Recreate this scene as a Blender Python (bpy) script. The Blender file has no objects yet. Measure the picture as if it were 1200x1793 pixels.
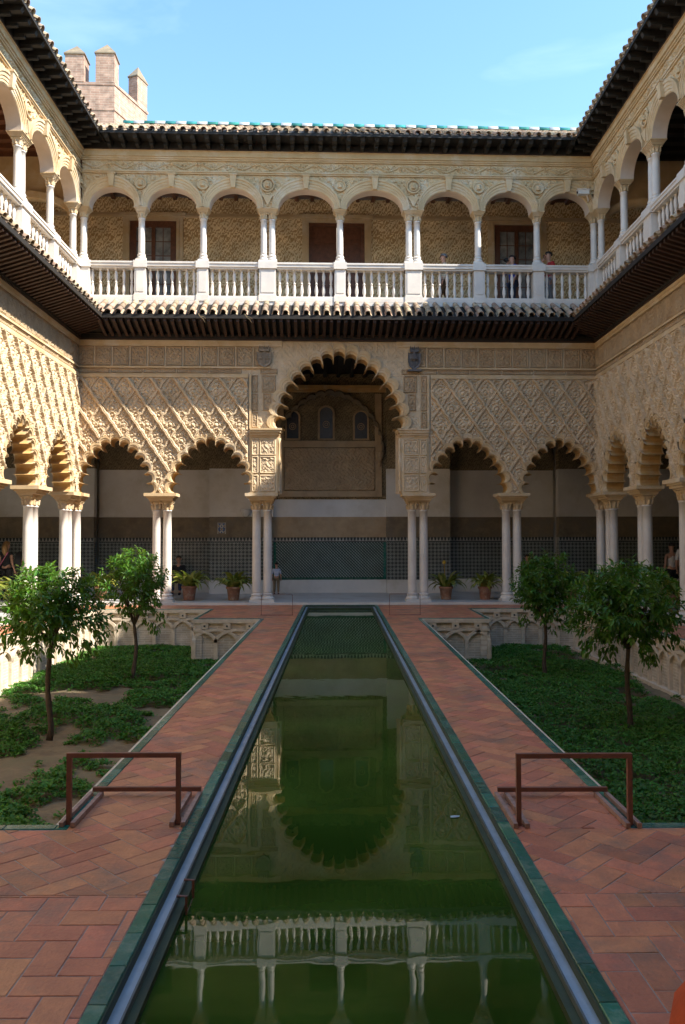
import bpy, bmesh, math, random
import numpy as np
from mathutils import Matrix, Vector
random.seed(7); rng = np.random.default_rng(7)
PI = math.pi
S = bpy.context.scene
# ------------------------------------------------------------------ camera, sky, sun
cd = bpy.data.cameras.new('camera'); cam = bpy.data.objects.new('camera', cd); S.collection.objects.link(cam); S.camera = cam
cd.sensor_width = 36; cd.lens = 1400/1793*36; cd.clip_start = .05; cd.clip_end = 3000
PITCH = math.atan(48.5/1400); YAW = -math.atan(7.5/1400)
cam.location = (0, 0, 1.85); cam.rotation_euler = (PI/2+PITCH, math.radians(0.10), YAW)
SUNV = Vector((-0.90, 0.33, -1.0)).normalized()          # direction the light travels
W = bpy.data.worlds.new('World'); S.world = W; W.use_nodes = True
nt = W.node_tree; nt.nodes.clear()
sky = nt.nodes.new('ShaderNodeTexSky'); sky.sky_type = 'NISHITA'; sky.sun_disc = False
elev = math.asin(-SUNV.z); az = math.atan2(-SUNV.x, -SUNV.y)
sky.sun_elevation = elev; sky.sun_rotation = az; sky.air_density = 1.0; sky.dust_density = 0.15; sky.ozone_density = 0.55
tc = nt.nodes.new('ShaderNodeTexCoord'); mp = nt.nodes.new('ShaderNodeMapping'); mp.inputs['Scale'].default_value = (1.6, 1.6, 5.0)
ns = nt.nodes.new('ShaderNodeTexNoise'); ns.inputs['Scale'].default_value = 1.7; ns.inputs['Detail'].default_value = 7; ns.inputs['Distortion'].default_value = .5
cr = nt.nodes.new('ShaderNodeValToRGB'); cr.color_ramp.elements[0].position = .48; cr.color_ramp.elements[1].position = .80
cr.color_ramp.elements[1].color = (.20, .20, .20, 1)
mx = nt.nodes.new('ShaderNodeMix'); mx.data_type = 'RGBA'; mx.inputs['B'].default_value = (7.5, 8.2, 9.0, 1)
bg = nt.nodes.new('ShaderNodeBackground'); bg.inputs['Strength'].default_value = 0.115
ow = nt.nodes.new('ShaderNodeOutputWorld'); L = nt.links.new
L(tc.outputs['Generated'], mp.inputs['Vector']); L(mp.outputs[0], ns.inputs['Vector']); L(ns.outputs['Fac'], cr.inputs[0])
hsv = nt.nodes.new('ShaderNodeHueSaturation'); hsv.inputs['Saturation'].default_value = 1.12; hsv.inputs['Hue'].default_value = .492; L(sky.outputs[0], hsv.inputs['Color']); L(cr.outputs['Color'], mx.inputs['Factor']); L(hsv.outputs[0], mx.inputs['A']); L(mx.outputs['Result'], bg.inputs['Color']); L(bg.outputs[0], ow.inputs[0])
sd = bpy.data.lights.new('sun', 'SUN'); sd.energy = 3.35; sd.angle = math.radians(.55); sd.color = (1, .92, .80)
sun = bpy.data.objects.new('sun', sd); S.collection.objects.link(sun); sun.rotation_euler = SUNV.to_track_quat('-Z', 'Y').to_euler(); sun.location = (20, -10, 30)
S.view_settings.view_transform = 'Standard'; S.view_settings.look = 'None'; S.view_settings.gamma = 1; S.view_settings.exposure = 1.9
S.view_settings.use_curve_mapping = False
S.render.engine = 'CYCLES'
S.cycles.max_bounces = 12; S.cycles.diffuse_bounces = 9

# ------------------------------------------------------------------ materials
def newmat(n):
    m = bpy.data.materials.new(n); m.use_nodes = True; t = m.node_tree
    return m, t, t.nodes['Principled BSDF'], t.nodes.new, t.links.new
def mat(name, c, rough=.8, var=.25, scale=3., c2=None, rnd=0., bump=0., bscale=60., metal=0., spec=.5, coat=0., c3=None, mscale=1.0, transm=0.):
    """base colour c broken up with noise towards c2 (default darker), patches of c3, per-piece random value rnd"""
    m, t, b, N, L = newmat(name)
    geo = N('ShaderNodeNewGeometry')
    n1 = N('ShaderNodeTexNoise'); n1.inputs['Scale'].default_value = scale; n1.inputs['Detail'].default_value = 8; n1.inputs['Roughness'].default_value = .65
    L(geo.outputs['Position'], n1.inputs['Vector'])
    r = N('ShaderNodeMapRange'); r.inputs['From Min'].default_value = .36; r.inputs['From Max'].default_value = .66; L(n1.outputs['Fac'], r.inputs['Value'])
    mx = N('ShaderNodeMix'); mx.data_type = 'RGBA'
    c2 = c2 or tuple(v*(1-var*1.6) for v in c)
    mx.inputs['A'].default_value = (*c, 1); mx.inputs['B'].default_value = (*c2, 1); L(r.outputs[0], mx.inputs['Factor'])
    out = mx.outputs['Result']
    if c3:
        n2 = N('ShaderNodeTexNoise'); n2.inputs['Scale'].default_value = mscale; n2.inputs['Detail'].default_value = 9; n2.inputs['Roughness'].default_value = .7; L(geo.outputs['Position'], n2.inputs['Vector'])
        r2 = N('ShaderNodeMapRange'); r2.inputs['From Min'].default_value = .5; r2.inputs['From Max'].default_value = .64; L(n2.outputs['Fac'], r2.inputs['Value'])
        m2 = N('ShaderNodeMix'); m2.data_type = 'RGBA'; m2.inputs['B'].default_value = (*c3, 1); L(out, m2.inputs['A']); L(r2.outputs[0], m2.inputs['Factor']); out = m2.outputs['Result']
    if rnd:
        oi = N('ShaderNodeObjectInfo'); ad = N('ShaderNodeMath'); ad.operation = 'ADD'; L(oi.outputs['Random'], ad.inputs[0]); L(geo.outputs['Random Per Island'], ad.inputs[1])
        fr = N('ShaderNodeMath'); fr.operation = 'FRACT'; L(ad.outputs[0], fr.inputs[0])
        mr = N('ShaderNodeMapRange'); mr.inputs['To Min'].default_value = 1-rnd; mr.inputs['To Max'].default_value = 1+rnd; L(fr.outputs[0], mr.inputs['Value'])
        hs = N('ShaderNodeHueSaturation'); L(mr.outputs[0], hs.inputs['Value']); L(out, hs.inputs['Color'])
        f2 = N('ShaderNodeMath'); f2.operation = 'MULTIPLY'; f2.inputs[1].default_value = 7.31; L(fr.outputs[0], f2.inputs[0]); f3 = N('ShaderNodeMath'); f3.operation = 'FRACT'; L(f2.outputs[0], f3.inputs[0])
        m3 = N('ShaderNodeMapRange'); m3.inputs['To Min'].default_value = .5-.06*rnd; m3.inputs['To Max'].default_value = .5+.06*rnd; L(f3.outputs[0], m3.inputs['Value']); L(m3.outputs[0], hs.inputs['Hue'])
        out = hs.outputs['Color']
    L(out, b.inputs['Base Color'])
    b.inputs['Roughness'].default_value = rough; b.inputs['Metallic'].default_value = metal; b.inputs['Specular IOR Level'].default_value = spec
    b.inputs['Coat Weight'].default_value = coat; b.inputs['Transmission Weight'].default_value = transm
    if bump:
        nb = N('ShaderNodeTexNoise'); nb.inputs['Scale'].default_value = bscale; nb.inputs['Detail'].default_value = 5; L(geo.outputs['Position'], nb.inputs['Vector'])
        bp = N('ShaderNodeBump'); bp.inputs['Strength'].default_value = bump; bp.inputs['Distance'].default_value = .01; L(nb.outputs['Fac'], bp.inputs['Height']); L(bp.outputs[0], b.inputs['Normal'])
    return m
STUC = mat('carved_stucco', (.66, .52, .345), .9, c2=(.50, .385, .25), scale=2.2, bump=.5, bscale=45, c3=(.50, .40, .27), mscale=.8)
STUCG = mat('grey_stucco', (.46, .335, .20), .9, c2=(.33, .235, .14), scale=2.5, bump=.8, bscale=35, c3=(.40, .31, .20), mscale=1.2)
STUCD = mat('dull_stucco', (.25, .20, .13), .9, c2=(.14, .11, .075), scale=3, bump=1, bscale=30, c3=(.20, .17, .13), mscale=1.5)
STONE = mat('honey_stone', (.62, .46, .265), .85, c2=(.50, .355, .19), scale=1.6, bump=.4, bscale=50, c3=(.62, .51, .36), mscale=1.3)
OCHRE = mat('ochre_soffit', (.58, .36, .13), .85, c2=(.45, .27, .10), scale=3, bump=.4, c3=(.5, .40, .26), mscale=2)
MARB = mat('white_marble', (.74, .69, .61), .45, c2=(.60, .56, .51), scale=1.8, bump=.15, bscale=30, c3=(.66, .60, .53), mscale=3)
MARBF = mat('floor_marble', (.60, .59, .57), .35, c2=(.48, .47, .46), scale=2.2, c3=(.42, .38, .34), mscale=1.0)
PLAST = mat('white_plaster', (.74, .72, .68), .9, c2=(.64, .62, .58), scale=.9, bump=.25, bscale=20, c3=(.60, .57, .50), mscale=.7)
PINK = mat('cream_plaster', (.64, .52, .42), .9, c2=(.55, .44, .34), scale=1.2, bump=.2, bscale=30)
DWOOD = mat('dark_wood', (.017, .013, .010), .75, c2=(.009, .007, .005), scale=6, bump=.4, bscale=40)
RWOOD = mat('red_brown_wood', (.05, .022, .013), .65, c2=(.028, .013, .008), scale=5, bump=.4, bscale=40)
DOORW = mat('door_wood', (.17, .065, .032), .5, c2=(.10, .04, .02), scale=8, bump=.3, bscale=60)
RTILE = mat('clay_roof_tile', (.42, .30, .20), .85, c2=(.27, .18, .12), scale=9, rnd=.28, bump=.5, bscale=50, c3=(.36, .34, .26), mscale=7)
BRICK = mat('red_paving_brick', (.56, .225, .115), .5, c2=(.42, .165, .09), scale=7, rnd=.17, bump=.6, bscale=45, c3=(.29, .155, .105), mscale=1.5, spec=.5)
MORT = mat('mortar', (.40, .36, .33), .9, bump=.3, scale=9)
GREEN = mat('green_glazed_tile', (.012, .115, .085), .24, c2=(.03, .15, .115), scale=12, rnd=.36, bump=.35, bscale=25, c3=(.09, .19, .15), mscale=6)
WHITE = mat('white_glazed_tile', (.80, .80, .77), .3, rnd=.08); WHITED = mat('old_white_tile', (.42, .42, .38), .5, rnd=.08)
GRIM = mat('glazed_green_ridge', (.06, .32, .27), .45, rnd=.3, scale=9)
ZINC = mat('zinc_channel', (.42, .53, .64), .34, c2=(.30, .40, .49), scale=4, metal=.35, bump=.12, bscale=12)  # blue in the base colour stands in for reflected sky
DARKM = mat('dark_channel', (.035, .05, .05), .5, scale=5)
DARKBASIN = mat('dark_green_basin_wall', (.035, .06, .025), .6, c2=(.02, .035, .015), scale=5)  # dark green tone of the channel side and basin wall
SOIL = mat('garden_soil', (.24, .175, .095), .95, c2=(.15, .105, .06), scale=3.5, bump=1., bscale=28, c3=(.17, .14, .075), mscale=1.8)
LEAF = mat('orange_tree_leaf', (.070, .180, .018), .38, c2=(.045, .12, .014), scale=20, rnd=.45, spec=.5)
COVER = mat('ground_cover_leaf', (.075, .23, .022), .6, c2=(.04, .14, .015), scale=5, rnd=.4)
ASPI = mat('aspidistra_leaf', (.085, .17, .03), .45, c2=(.46, .40, .08), scale=7, rnd=.35)
BARK = mat('bark', (.085, .06, .042), .9, bump=.8, bscale=40, scale=12)
TERRA = mat('terracotta', (.40, .19, .11), .8, scale=8, rnd=.15, c3=(.42, .30, .22), mscale=6)
RUST = mat('brown_painted_steel', (.20, .085, .06), .42, scale=14, var=.15)
PALEP = mat('worn_feet_paint', (.36, .24, .21), .5, scale=20)
BLACKM = mat('black_iron', (.02, .02, .02), .5)
GLASSD = mat('window_glass', (.34, .36, .36), .07, c2=(.12, .13, .14), scale=2.6, spec=.8)
BLUEG = mat('stained_glass', (.05, .06, .085), .25, c2=(.03, .035, .05), scale=14, var=.4)
CURT = mat('net_curtain', (.52, .50, .46), .9, scale=14, var=.3)
SHIELD = mat('coat_of_arms_grey', (.34, .28, .21), .8, bump=.6, scale=9)
SHIELDB = mat('coat_of_arms_slate', (.16, .155, .16), .7, bump=.6, scale=9)
SKIN = mat('skin', (.52, .29, .20), .55, var=.1)
def cloth(n, c): return mat(n, c, .85, var=.15, scale=12, bump=.3, bscale=60)

def mathn(N, L, op, a, b=None):
    n = N('ShaderNodeMath'); n.operation = op
    for i, v in enumerate((a, b)):
        if v is None: continue
        if isinstance(v, (int, float)): n.inputs[i].default_value = v
        else: L(v, n.inputs[i])
    return n.outputs[0]
def pattern_mat(name, kind, ca, cb, cc=None, p=.14, rough=.5):
    m, t, b, N, L = newmat(name)
    tc = N('ShaderNodeTexCoord'); sp = N('ShaderNodeSeparateXYZ'); L(tc.outputs['Object'], sp.inputs[0])
    X, Z = sp.outputs['X'], sp.outputs['Z']; M = lambda op, a, b=None: mathn(N, L, op, a, b)
    k = 2*PI/p
    if kind == 'star':      # alicatado lattice of eight-point stars
        a = M('COSINE', M('MULTIPLY', X, k)); c = M('COSINE', M('MULTIPLY', Z, k))
        d = M('COSINE', M('MULTIPLY', M('ADD', X, Z), k)); e = M('COSINE', M('MULTIPLY', M('SUBTRACT', X, Z), k))
        f1 = M('ADD', M('ADD', a, c), M('ADD', d, e)); v = M('ABSOLUTE', M('ADD', f1, .35))
        fac = M('LESS_THAN', v, .62); fac = M('MAXIMUM', fac, M('GREATER_THAN', f1, 3.1))
        fac2 = M('LESS_THAN', f1, -1.5)
    elif kind == 'loz':     # green, black and white lozenges
        a = M('FRACT', M('DIVIDE', M('ADD', X, Z), p)); c = M('FRACT', M('DIVIDE', M('SUBTRACT', X, Z), p))
        w = M('MULTIPLY', M('SINE', M('MULTIPLY', X, k*2)), .12)
        fac = M('LESS_THAN', M('ABSOLUTE', M('SUBTRACT', M('ADD', a, w), .5)), .22); g = M('LESS_THAN', M('ABSOLUTE', M('SUBTRACT', M('SUBTRACT', c, w), .5)), .22)
        fac2 = M('MULTIPLY', fac, g); fac = M('MAXIMUM', fac, g)
    else:                   # damask: ogee lattice of leafy scrolls worn by time
        a = M('SINE', M('ADD', M('MULTIPLY', X, k), M('MULTIPLY', M('SINE', M('MULTIPLY', Z, k)), 1.2)))
        c = M('SINE', M('ADD', M('MULTIPLY', Z, k*.75), M('MULTIPLY', M('COSINE', M('MULTIPLY', X, k*2)), 1.4)))
        d = M('SINE', M('ADD', M('MULTIPLY', M('ADD', X, M('MULTIPLY', a, .05)), k*3), M('MULTIPLY', c, 1.5)))
        e = M('SINE', M('ADD', M('MULTIPLY', Z, k*2.5), M('MULTIPLY', a, 2.2)))
        nz = N('ShaderNodeTexNoise'); nz.inputs['Scale'].default_value = 13; nz.inputs['Detail'].default_value = 5; L(tc.outputs['Object'], nz.inputs['Vector'])
        n2 = N('ShaderNodeTexNoise'); n2.inputs['Scale'].default_value = .9; n2.inputs['Detail'].default_value = 3; L(tc.outputs['Object'], n2.inputs['Vector'])
        v = M('ADD', M('MULTIPLY', d, e), M('ADD', M('MULTIPLY', M('SUBTRACT', nz.outputs[0], .5), 1.7), M('MULTIPLY', M('SUBTRACT', n2.outputs[0], .5), 1.4)))
        mr = N('ShaderNodeMapRange'); mr.inputs['From Min'].default_value = -.15; mr.inputs['From Max'].default_value = .35; L(v, mr.inputs['Value']); fac = mr.outputs[0]
        fac2 = None
    m1 = N('ShaderNodeMix'); m1.data_type = 'RGBA'; m1.inputs['A'].default_value = (*ca, 1); m1.inputs['B'].default_value = (*cb, 1); L(fac, m1.inputs['Factor']); out = m1.outputs['Result']
    if fac2 is not None:
        m2 = N('ShaderNodeMix'); m2.data_type = 'RGBA'; L(out, m2.inputs['A']); m2.inputs['B'].default_value = (*(cc or cb), 1); L(fac2, m2.inputs['Factor']); out = m2.outputs['Result']
    n3 = N('ShaderNodeTexNoise'); n3.inputs['Scale'].default_value = 2.2; n3.inputs['Detail'].default_value = 6; L(tc.outputs['Object'], n3.inputs['Vector'])
    mr = N('ShaderNodeMapRange'); mr.inputs['From Min'].default_value = .3; mr.inputs['From Max'].default_value = .7; mr.inputs['To Min'].default_value = .75; mr.inputs['To Max'].default_value = 1.15; L(n3.outputs[0], mr.inputs['Value'])
    hs = N('ShaderNodeHueSaturation'); L(out, hs.inputs['Color']); L(mr.outputs[0], hs.inputs['Value']); L(hs.outputs[0], b.inputs['Base Color'])
    b.inputs['Roughness'].default_value = rough
    bp = N('ShaderNodeBump'); bp.inputs['Strength'].default_value = .5; bp.inputs['Distance'].default_value = .012; L(fac, bp.inputs['Height']); bp.invert = True; L(bp.outputs[0], b.inputs['Normal'])
    return m
DADO = pattern_mat('star_tile_dado', 'star', (.36, .38, .36), (.035, .045, .045), (.03, .10, .08), p=.125, rough=.35)
DADOG = pattern_mat('green_lozenge_dado', 'loz', (.30, .36, .34), (.02, .075, .065), (.012, .02, .02), p=.10, rough=.35)
BLUET = pattern_mat('blue_floral_tile', 'star', (.55, .55, .50), (.05, .11, .26), (.30, .18, .05), p=.21, rough=.35)
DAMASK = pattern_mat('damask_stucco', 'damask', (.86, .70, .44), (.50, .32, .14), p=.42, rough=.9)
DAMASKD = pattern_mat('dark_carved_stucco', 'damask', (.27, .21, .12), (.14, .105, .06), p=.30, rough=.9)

def brick_mat(name, c1, c2, mo, sc=1., w=.26, h=.065):
    m, t, b, N, L = newmat(name)
    tc = N('ShaderNodeTexCoord'); mp = N('ShaderNodeMapping'); mp.inputs['Rotation'].default_value = (PI/2, 0, 0); L(tc.outputs['Object'], mp.inputs[0])
    br = N('ShaderNodeTexBrick'); br.inputs['Color1'].default_value = (*c1, 1); br.inputs['Color2'].default_value = (*c2, 1); br.inputs['Mortar'].default_value = (*mo, 1)
    br.inputs['Scale'].default_value = sc; br.inputs['Mortar Size'].default_value = .01; br.inputs['Brick Width'].default_value = w; br.inputs['Row Height'].default_value = h; L(mp.outputs[0], br.inputs[0])
    n = N('ShaderNodeTexNoise'); n.inputs['Scale'].default_value = 3; n.inputs['Detail'].default_value = 8; L(tc.outputs['Object'], n.inputs['Vector'])
    mr = N('ShaderNodeMapRange'); mr.inputs['From Min'].default_value = .3; mr.inputs['From Max'].default_value = .7; mr.inputs['To Min'].default_value = .65; mr.inputs['To Max'].default_value = 1.2; L(n.outputs[0], mr.inputs[0])
    hs = N('ShaderNodeHueSaturation'); L(br.outputs['Color'], hs.inputs['Color']); L(mr.outputs[0], hs.inputs['Value']); L(hs.outputs[0], b.inputs['Base Color']); b.inputs['Roughness'].default_value = .9
    bp = N('ShaderNodeBump'); bp.inputs['Distance'].default_value = .02; bp.inputs['Strength'].default_value = .6; bp.invert = True; L(br.outputs['Fac'], bp.inputs['Height']); L(bp.outputs[0], b.inputs['Normal'])
    return m
TOWB = brick_mat('tower_brick', (.33, .205, .15), (.42, .285, .215), (.46, .38, .31), w=.5, h=.14)
GARB = brick_mat('garden_wall_brick', (.60, .51, .40), (.50, .42, .32), (.64, .57, .47), w=.28, h=.06)
RIBB = mat('rib_brick', (.68, .58, .45), .9, c2=(.54, .45, .34), scale=9, bump=.6, bscale=40)
for m_, c_ in ((LEAF, (.16, .30, .02)), (COVER, (.10, .24, .02)), (ASPI, (.20, .30, .03))):
    t_ = m_.node_tree; o_ = [n for n in t_.nodes if n.type == 'OUTPUT_MATERIAL'][0]; tr_ = t_.nodes.new('ShaderNodeBsdfTranslucent'); tr_.inputs[0].default_value = (*c_, 1); mi_ = t_.nodes.new('ShaderNodeMixShader'); mi_.inputs[0].default_value = .30
    t_.links.new(t_.nodes['Principled BSDF'].outputs[0], mi_.inputs[1]); t_.links.new(tr_.outputs[0], mi_.inputs[2]); t_.links.new(mi_.outputs[0], o_.inputs[0])
# water: murky green, still
WATER, _t, _b, _N, _L = newmat('green_pool_water')
_g = _N('ShaderNodeNewGeometry'); _n = _N('ShaderNodeTexNoise'); _n.inputs['Scale'].default_value = 1.1; _n.inputs['Detail'].default_value = 7; _L(_g.outputs['Position'], _n.inputs['Vector'])
_r = _N('ShaderNodeValToRGB'); _r.color_ramp.elements[0].position = .36; _r.color_ramp.elements[0].color = (.017, .047, .006, 1); _r.color_ramp.elements[1].position = .68; _r.color_ramp.elements[1].color = (.040, .092, .014, 1); _L(_n.outputs[0], _r.inputs[0])
_L(_r.outputs[0], _b.inputs['Base Color']); _b.inputs['Roughness'].default_value = .012; _b.inputs['IOR'].default_value = 1.35
_n2 = _N('ShaderNodeTexNoise'); _n2.inputs['Scale'].default_value = 3.2; _n2.inputs['Detail'].default_value = 2; _L(_g.outputs['Position'], _n2.inputs['Vector'])
_bp = _N('ShaderNodeBump'); _bp.inputs['Strength'].default_value = .02; _bp.inputs['Distance'].default_value = .03; _L(_n2.outputs[0], _bp.inputs['Height']); _L(_bp.outputs[0], _b.inputs['Normal'])

# ------------------------------------------------------------------ mesh helpers
COL = S.collection
class MB:
    def __init__(s): s.v = []; s.f = []
    def add(s, v, f):
        o = len(s.v); s.v += [tuple(map(float, p)) for p in v]; s.f += [tuple(i+o for i in q) for q in f]; return s
    def box(s, x0, x1, y0, y1, z0, z1):
        return s.add([(x0,y0,z0),(x1,y0,z0),(x1,y1,z0),(x0,y1,z0),(x0,y0,z1),(x1,y0,z1),(x1,y1,z1),(x0,y1,z1)],
                     [(0,3,2,1),(4,5,6,7),(0,1,5,4),(1,2,6,5),(2,3,7,6),(3,0,4,7)])
    def hexa(s, b, t):  # bottom quad, top quad
        return s.add(list(b)+list(t), [(0,3,2,1),(4,5,6,7),(0,1,5,4),(1,2,6,5),(2,3,7,6),(3,0,4,7)])
    def prism(s, poly, z0, z1):
        n = len(poly)
        return s.add([(x,y,z0) for x,y in poly]+[(x,y,z1) for x,y in poly], [tuple(range(n))[::-1], tuple(range(n,2*n))]+[(i,(i+1)%n,(i+1)%n+n,i+n) for i in range(n)])
    def lathe(s, prof, cx=0, cy=0, cz=0, n=14, caps=True):
        v = []; f = []
        for r, z in prof: v += [(cx+r*math.cos(2*PI*k/n), cy+r*math.sin(2*PI*k/n), cz+z) for k in range(n)]
        for i in range(len(prof)-1):
            for k in range(n): f.append((i*n+k, i*n+(k+1)%n, (i+1)*n+(k+1)%n, (i+1)*n+k))
        if caps: f.append(tuple(range(n))[::-1]); f.append(tuple(range((len(prof)-1)*n, len(prof)*n)))
        return s.add(v, f)
    def tube(s, pts, rad, n=8):
        pts = [Vector(p) for p in pts]; v = []; f = []; rs = rad if isinstance(rad, (list, tuple)) else [rad]*len(pts)
        for i, p in enumerate(pts):
            d = (pts[min(i+1, len(pts)-1)]-pts[max(i-1, 0)]).normalized(); a = d.orthogonal().normalized() if i == 0 else (a-d*a.dot(d)).normalized(); b = d.cross(a)
            v += [tuple(p+(a*math.cos(2*PI*k/n)+b*math.sin(2*PI*k/n))*rs[i]) for k in range(n)]
        for i in range(len(pts)-1):
            for k in range(n): f.append((i*n+k, i*n+(k+1)%n, (i+1)*n+(k+1)%n, (i+1)*n+k))
        f.append(tuple(range(n))[::-1]); f.append(tuple(range((len(pts)-1)*n, len(pts)*n)))
        return s.add(v, f)
    def strips(s, rings):   # list of equally long 3D polylines joined one to the next
        n = len(rings[0]); o = []; f = []
        for r in rings: o += list(r)
        for i in range(len(rings)-1):
            for k in range(n-1): f.append((i*n+k, i*n+k+1, (i+1)*n+k+1, (i+1)*n+k))
        return s.add(o, f)
    def mesh(s, name, m, smooth=False):
        me = bpy.data.meshes.new(name); me.from_pydata(s.v, [], s.f); me.update()
        if m: me.materials.append(m)
        if smooth: me.polygons.foreach_set('use_smooth', [True]*len(me.polygons))
        return me
def npmesh(name, V, Q, m, smooth=False):    # V (n,3), Q (k,4) or (k,3)
    me = bpy.data.meshes.new(name); k, w = Q.shape
    me.vertices.add(len(V)); me.vertices.foreach_set('co', np.asarray(V, 'f').ravel())
    me.loops.add(k*w); me.loops.foreach_set('vertex_index', Q.astype('i').ravel()); me.polygons.add(k); me.polygons.foreach_set('loop_start', np.arange(0, k*w, w, dtype='i'))
    me.polygons.foreach_set('use_smooth', np.full(k, smooth)); me.update(calc_edges=True); me.validate()
    if m: me.materials.append(m)
    return me
def put(name, me, parent=None, loc=None, rot=None, scale=None):
    o = bpy.data.objects.new(name, me); COL.objects.link(o); o.parent = parent
    if loc is not None: o.location = loc
    if rot is not None: o.rotation_euler = rot
    if scale is not None: o.scale = scale
    return o
def part(name, mb, m, parent, smooth=False, loc=None, rot=None): return put(name, mb.mesh(name, m, smooth), parent, loc, rot)
def tag(o, label, cat, group=None, kind=None):
    o['label'] = label
    if cat: o['category'] = cat
    if group: o['group'] = group
    if kind: o['kind'] = kind
    return o
def thing(name, label, cat, M=None, loc=None, group=None):
    o = bpy.data.objects.new(name, None); COL.objects.link(o); o.empty_display_size = .2
    if M is not None: o.matrix_world = M
    if loc is not None: o.location = loc
    return tag(o, label, cat, group)
def stuff(o): o['kind'] = 'stuff'; return o
def struct(name, mb, m): o = part(name, mb, m, None); o['kind'] = 'structure'; return o
def frame(x, y, deg): return Matrix.Translation((x, y, 0)) @ Matrix.Rotation(math.radians(deg), 4, 'Z')
FN = frame(0, 23.05, math.degrees(math.atan(.03))); FW = frame(-7.45, 22.84, 90); FE = frame(7.58, 23.27, -90)

# ------------------------------------------------------------------ outlines and relief
def pointed(w, H, off=0.):
    """points of a two-centred pointed arch, left springing to right springing"""
    R = (w*w+H*H)/(2*w); cx = -w+R; a1 = math.acos(max(-1, min(1, (0-cx)/R)))
    L_ = [(cx+(R+off)*math.cos(PI-(PI-a1)*t/40), (R+off)*math.sin(PI-(PI-a1)*t/40)) for t in range(41)]
    if off: L_ = [p for p in L_ if p[0] <= 0]; L_.append((0, L_[-1][1]+ (0-L_[-1][0])*.9))
    return np.array(L_+[(-x, z) for x, z in L_[::-1][1:]])
def resample(P, n):
    d = np.r_[0, np.cumsum(np.hypot(*(P[1:]-P[:-1]).T))]; t = np.linspace(0, d[-1], n)
    return np.c_[np.interp(t, d, P[:, 0]), np.interp(t, d, P[:, 1])]
def scallop(w, H, n, h, off=0., m=9):
    C = resample(pointed(w, H, off), n+1); out = []
    for i in range(n):
        P, Q = C[i], C[i+1]; d = Q-P; c = np.hypot(*d); nrm = np.array([-d[1], d[0]])/c; hh = h
        r = (c*c/4+hh*hh)/(2*hh); cen = (P+Q)/2+nrm*(hh-r)
        a0 = math.atan2(*(P-cen)[::-1]); a1 = math.atan2(*(Q-cen)[::-1])
        while a1 > a0: a1 -= 2*PI
        for k in range(m): a = a0+(a1-a0)*k/(m-1); out.append(cen+r*np.array([math.cos(a), math.sin(a)]))
    o = np.array(out); o[:, 1] = np.maximum(o[:, 1], 0.0); return o
def inside(X, Z, P):
    r = np.zeros(X.shape, bool); x0, z0 = P[-1]
    for x1, z1 in P:
        if z1 != z0:
            c = ((z1 > Z) != (z0 > Z)) & (X < (x0-x1)*(Z-z1)/(z0-z1)+x1); r ^= c
        x0, z0 = x1, z1
    return r
def relief(name, x0, x1, z0, z1, res, fun, m, holes=(), y0=0., smooth=False, border=True):
    nx = max(2, int(round((x1-x0)/res))); nz = max(2, int(round((z1-z0)/res)))
    X, Z = np.meshgrid(np.linspace(x0, x1, nx+1), np.linspace(z0, z1, nz+1)); Hh = fun(X, Z)
    if border: Hh[0, :] = Hh[-1, :] = Hh[:, 0] = Hh[:, -1] = 0
    V = np.c_[X.ravel(), (y0-Hh).ravel(), Z.ravel()]
    i = np.arange((nx+1)*(nz+1)).reshape(nz+1, nx+1); Q = np.stack([i[:-1, :-1], i[:-1, 1:], i[1:, 1:], i[1:, :-1]], -1).reshape(-1, 4)
    if holes:
        cx = ((X[:-1, :-1]+X[1:, 1:])/2).ravel(); cz = ((Z[:-1, :-1]+Z[1:, 1:])/2).ravel(); k = np.ones(len(Q), bool)
        for P in holes:
            b = (cx > P[:, 0].min()) & (cx < P[:, 0].max()) & (cz < P[:, 1].max()); s = k[b]; s &= ~inside(cx[b], cz[b], P); k[b] = s
        Q = Q[k]
    return npmesh(name, V, Q, m, smooth)
def sm(a, b, x): t = np.clip((x-a)/(b-a), 0, 1); return t*t*(3-2*t)
def vnoise(X, Z, f, seed=0):
    a = (np.sin(X*f*1.3+seed*2.1+1.7*np.sin(Z*f*.9+seed))+np.sin(Z*f*1.1+seed*.7+1.5*np.sin(X*f*.8+1.3*seed))+np.sin((X+Z)*f*1.9+seed+np.sin((X-Z)*f*1.7)))/3
    return a
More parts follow.
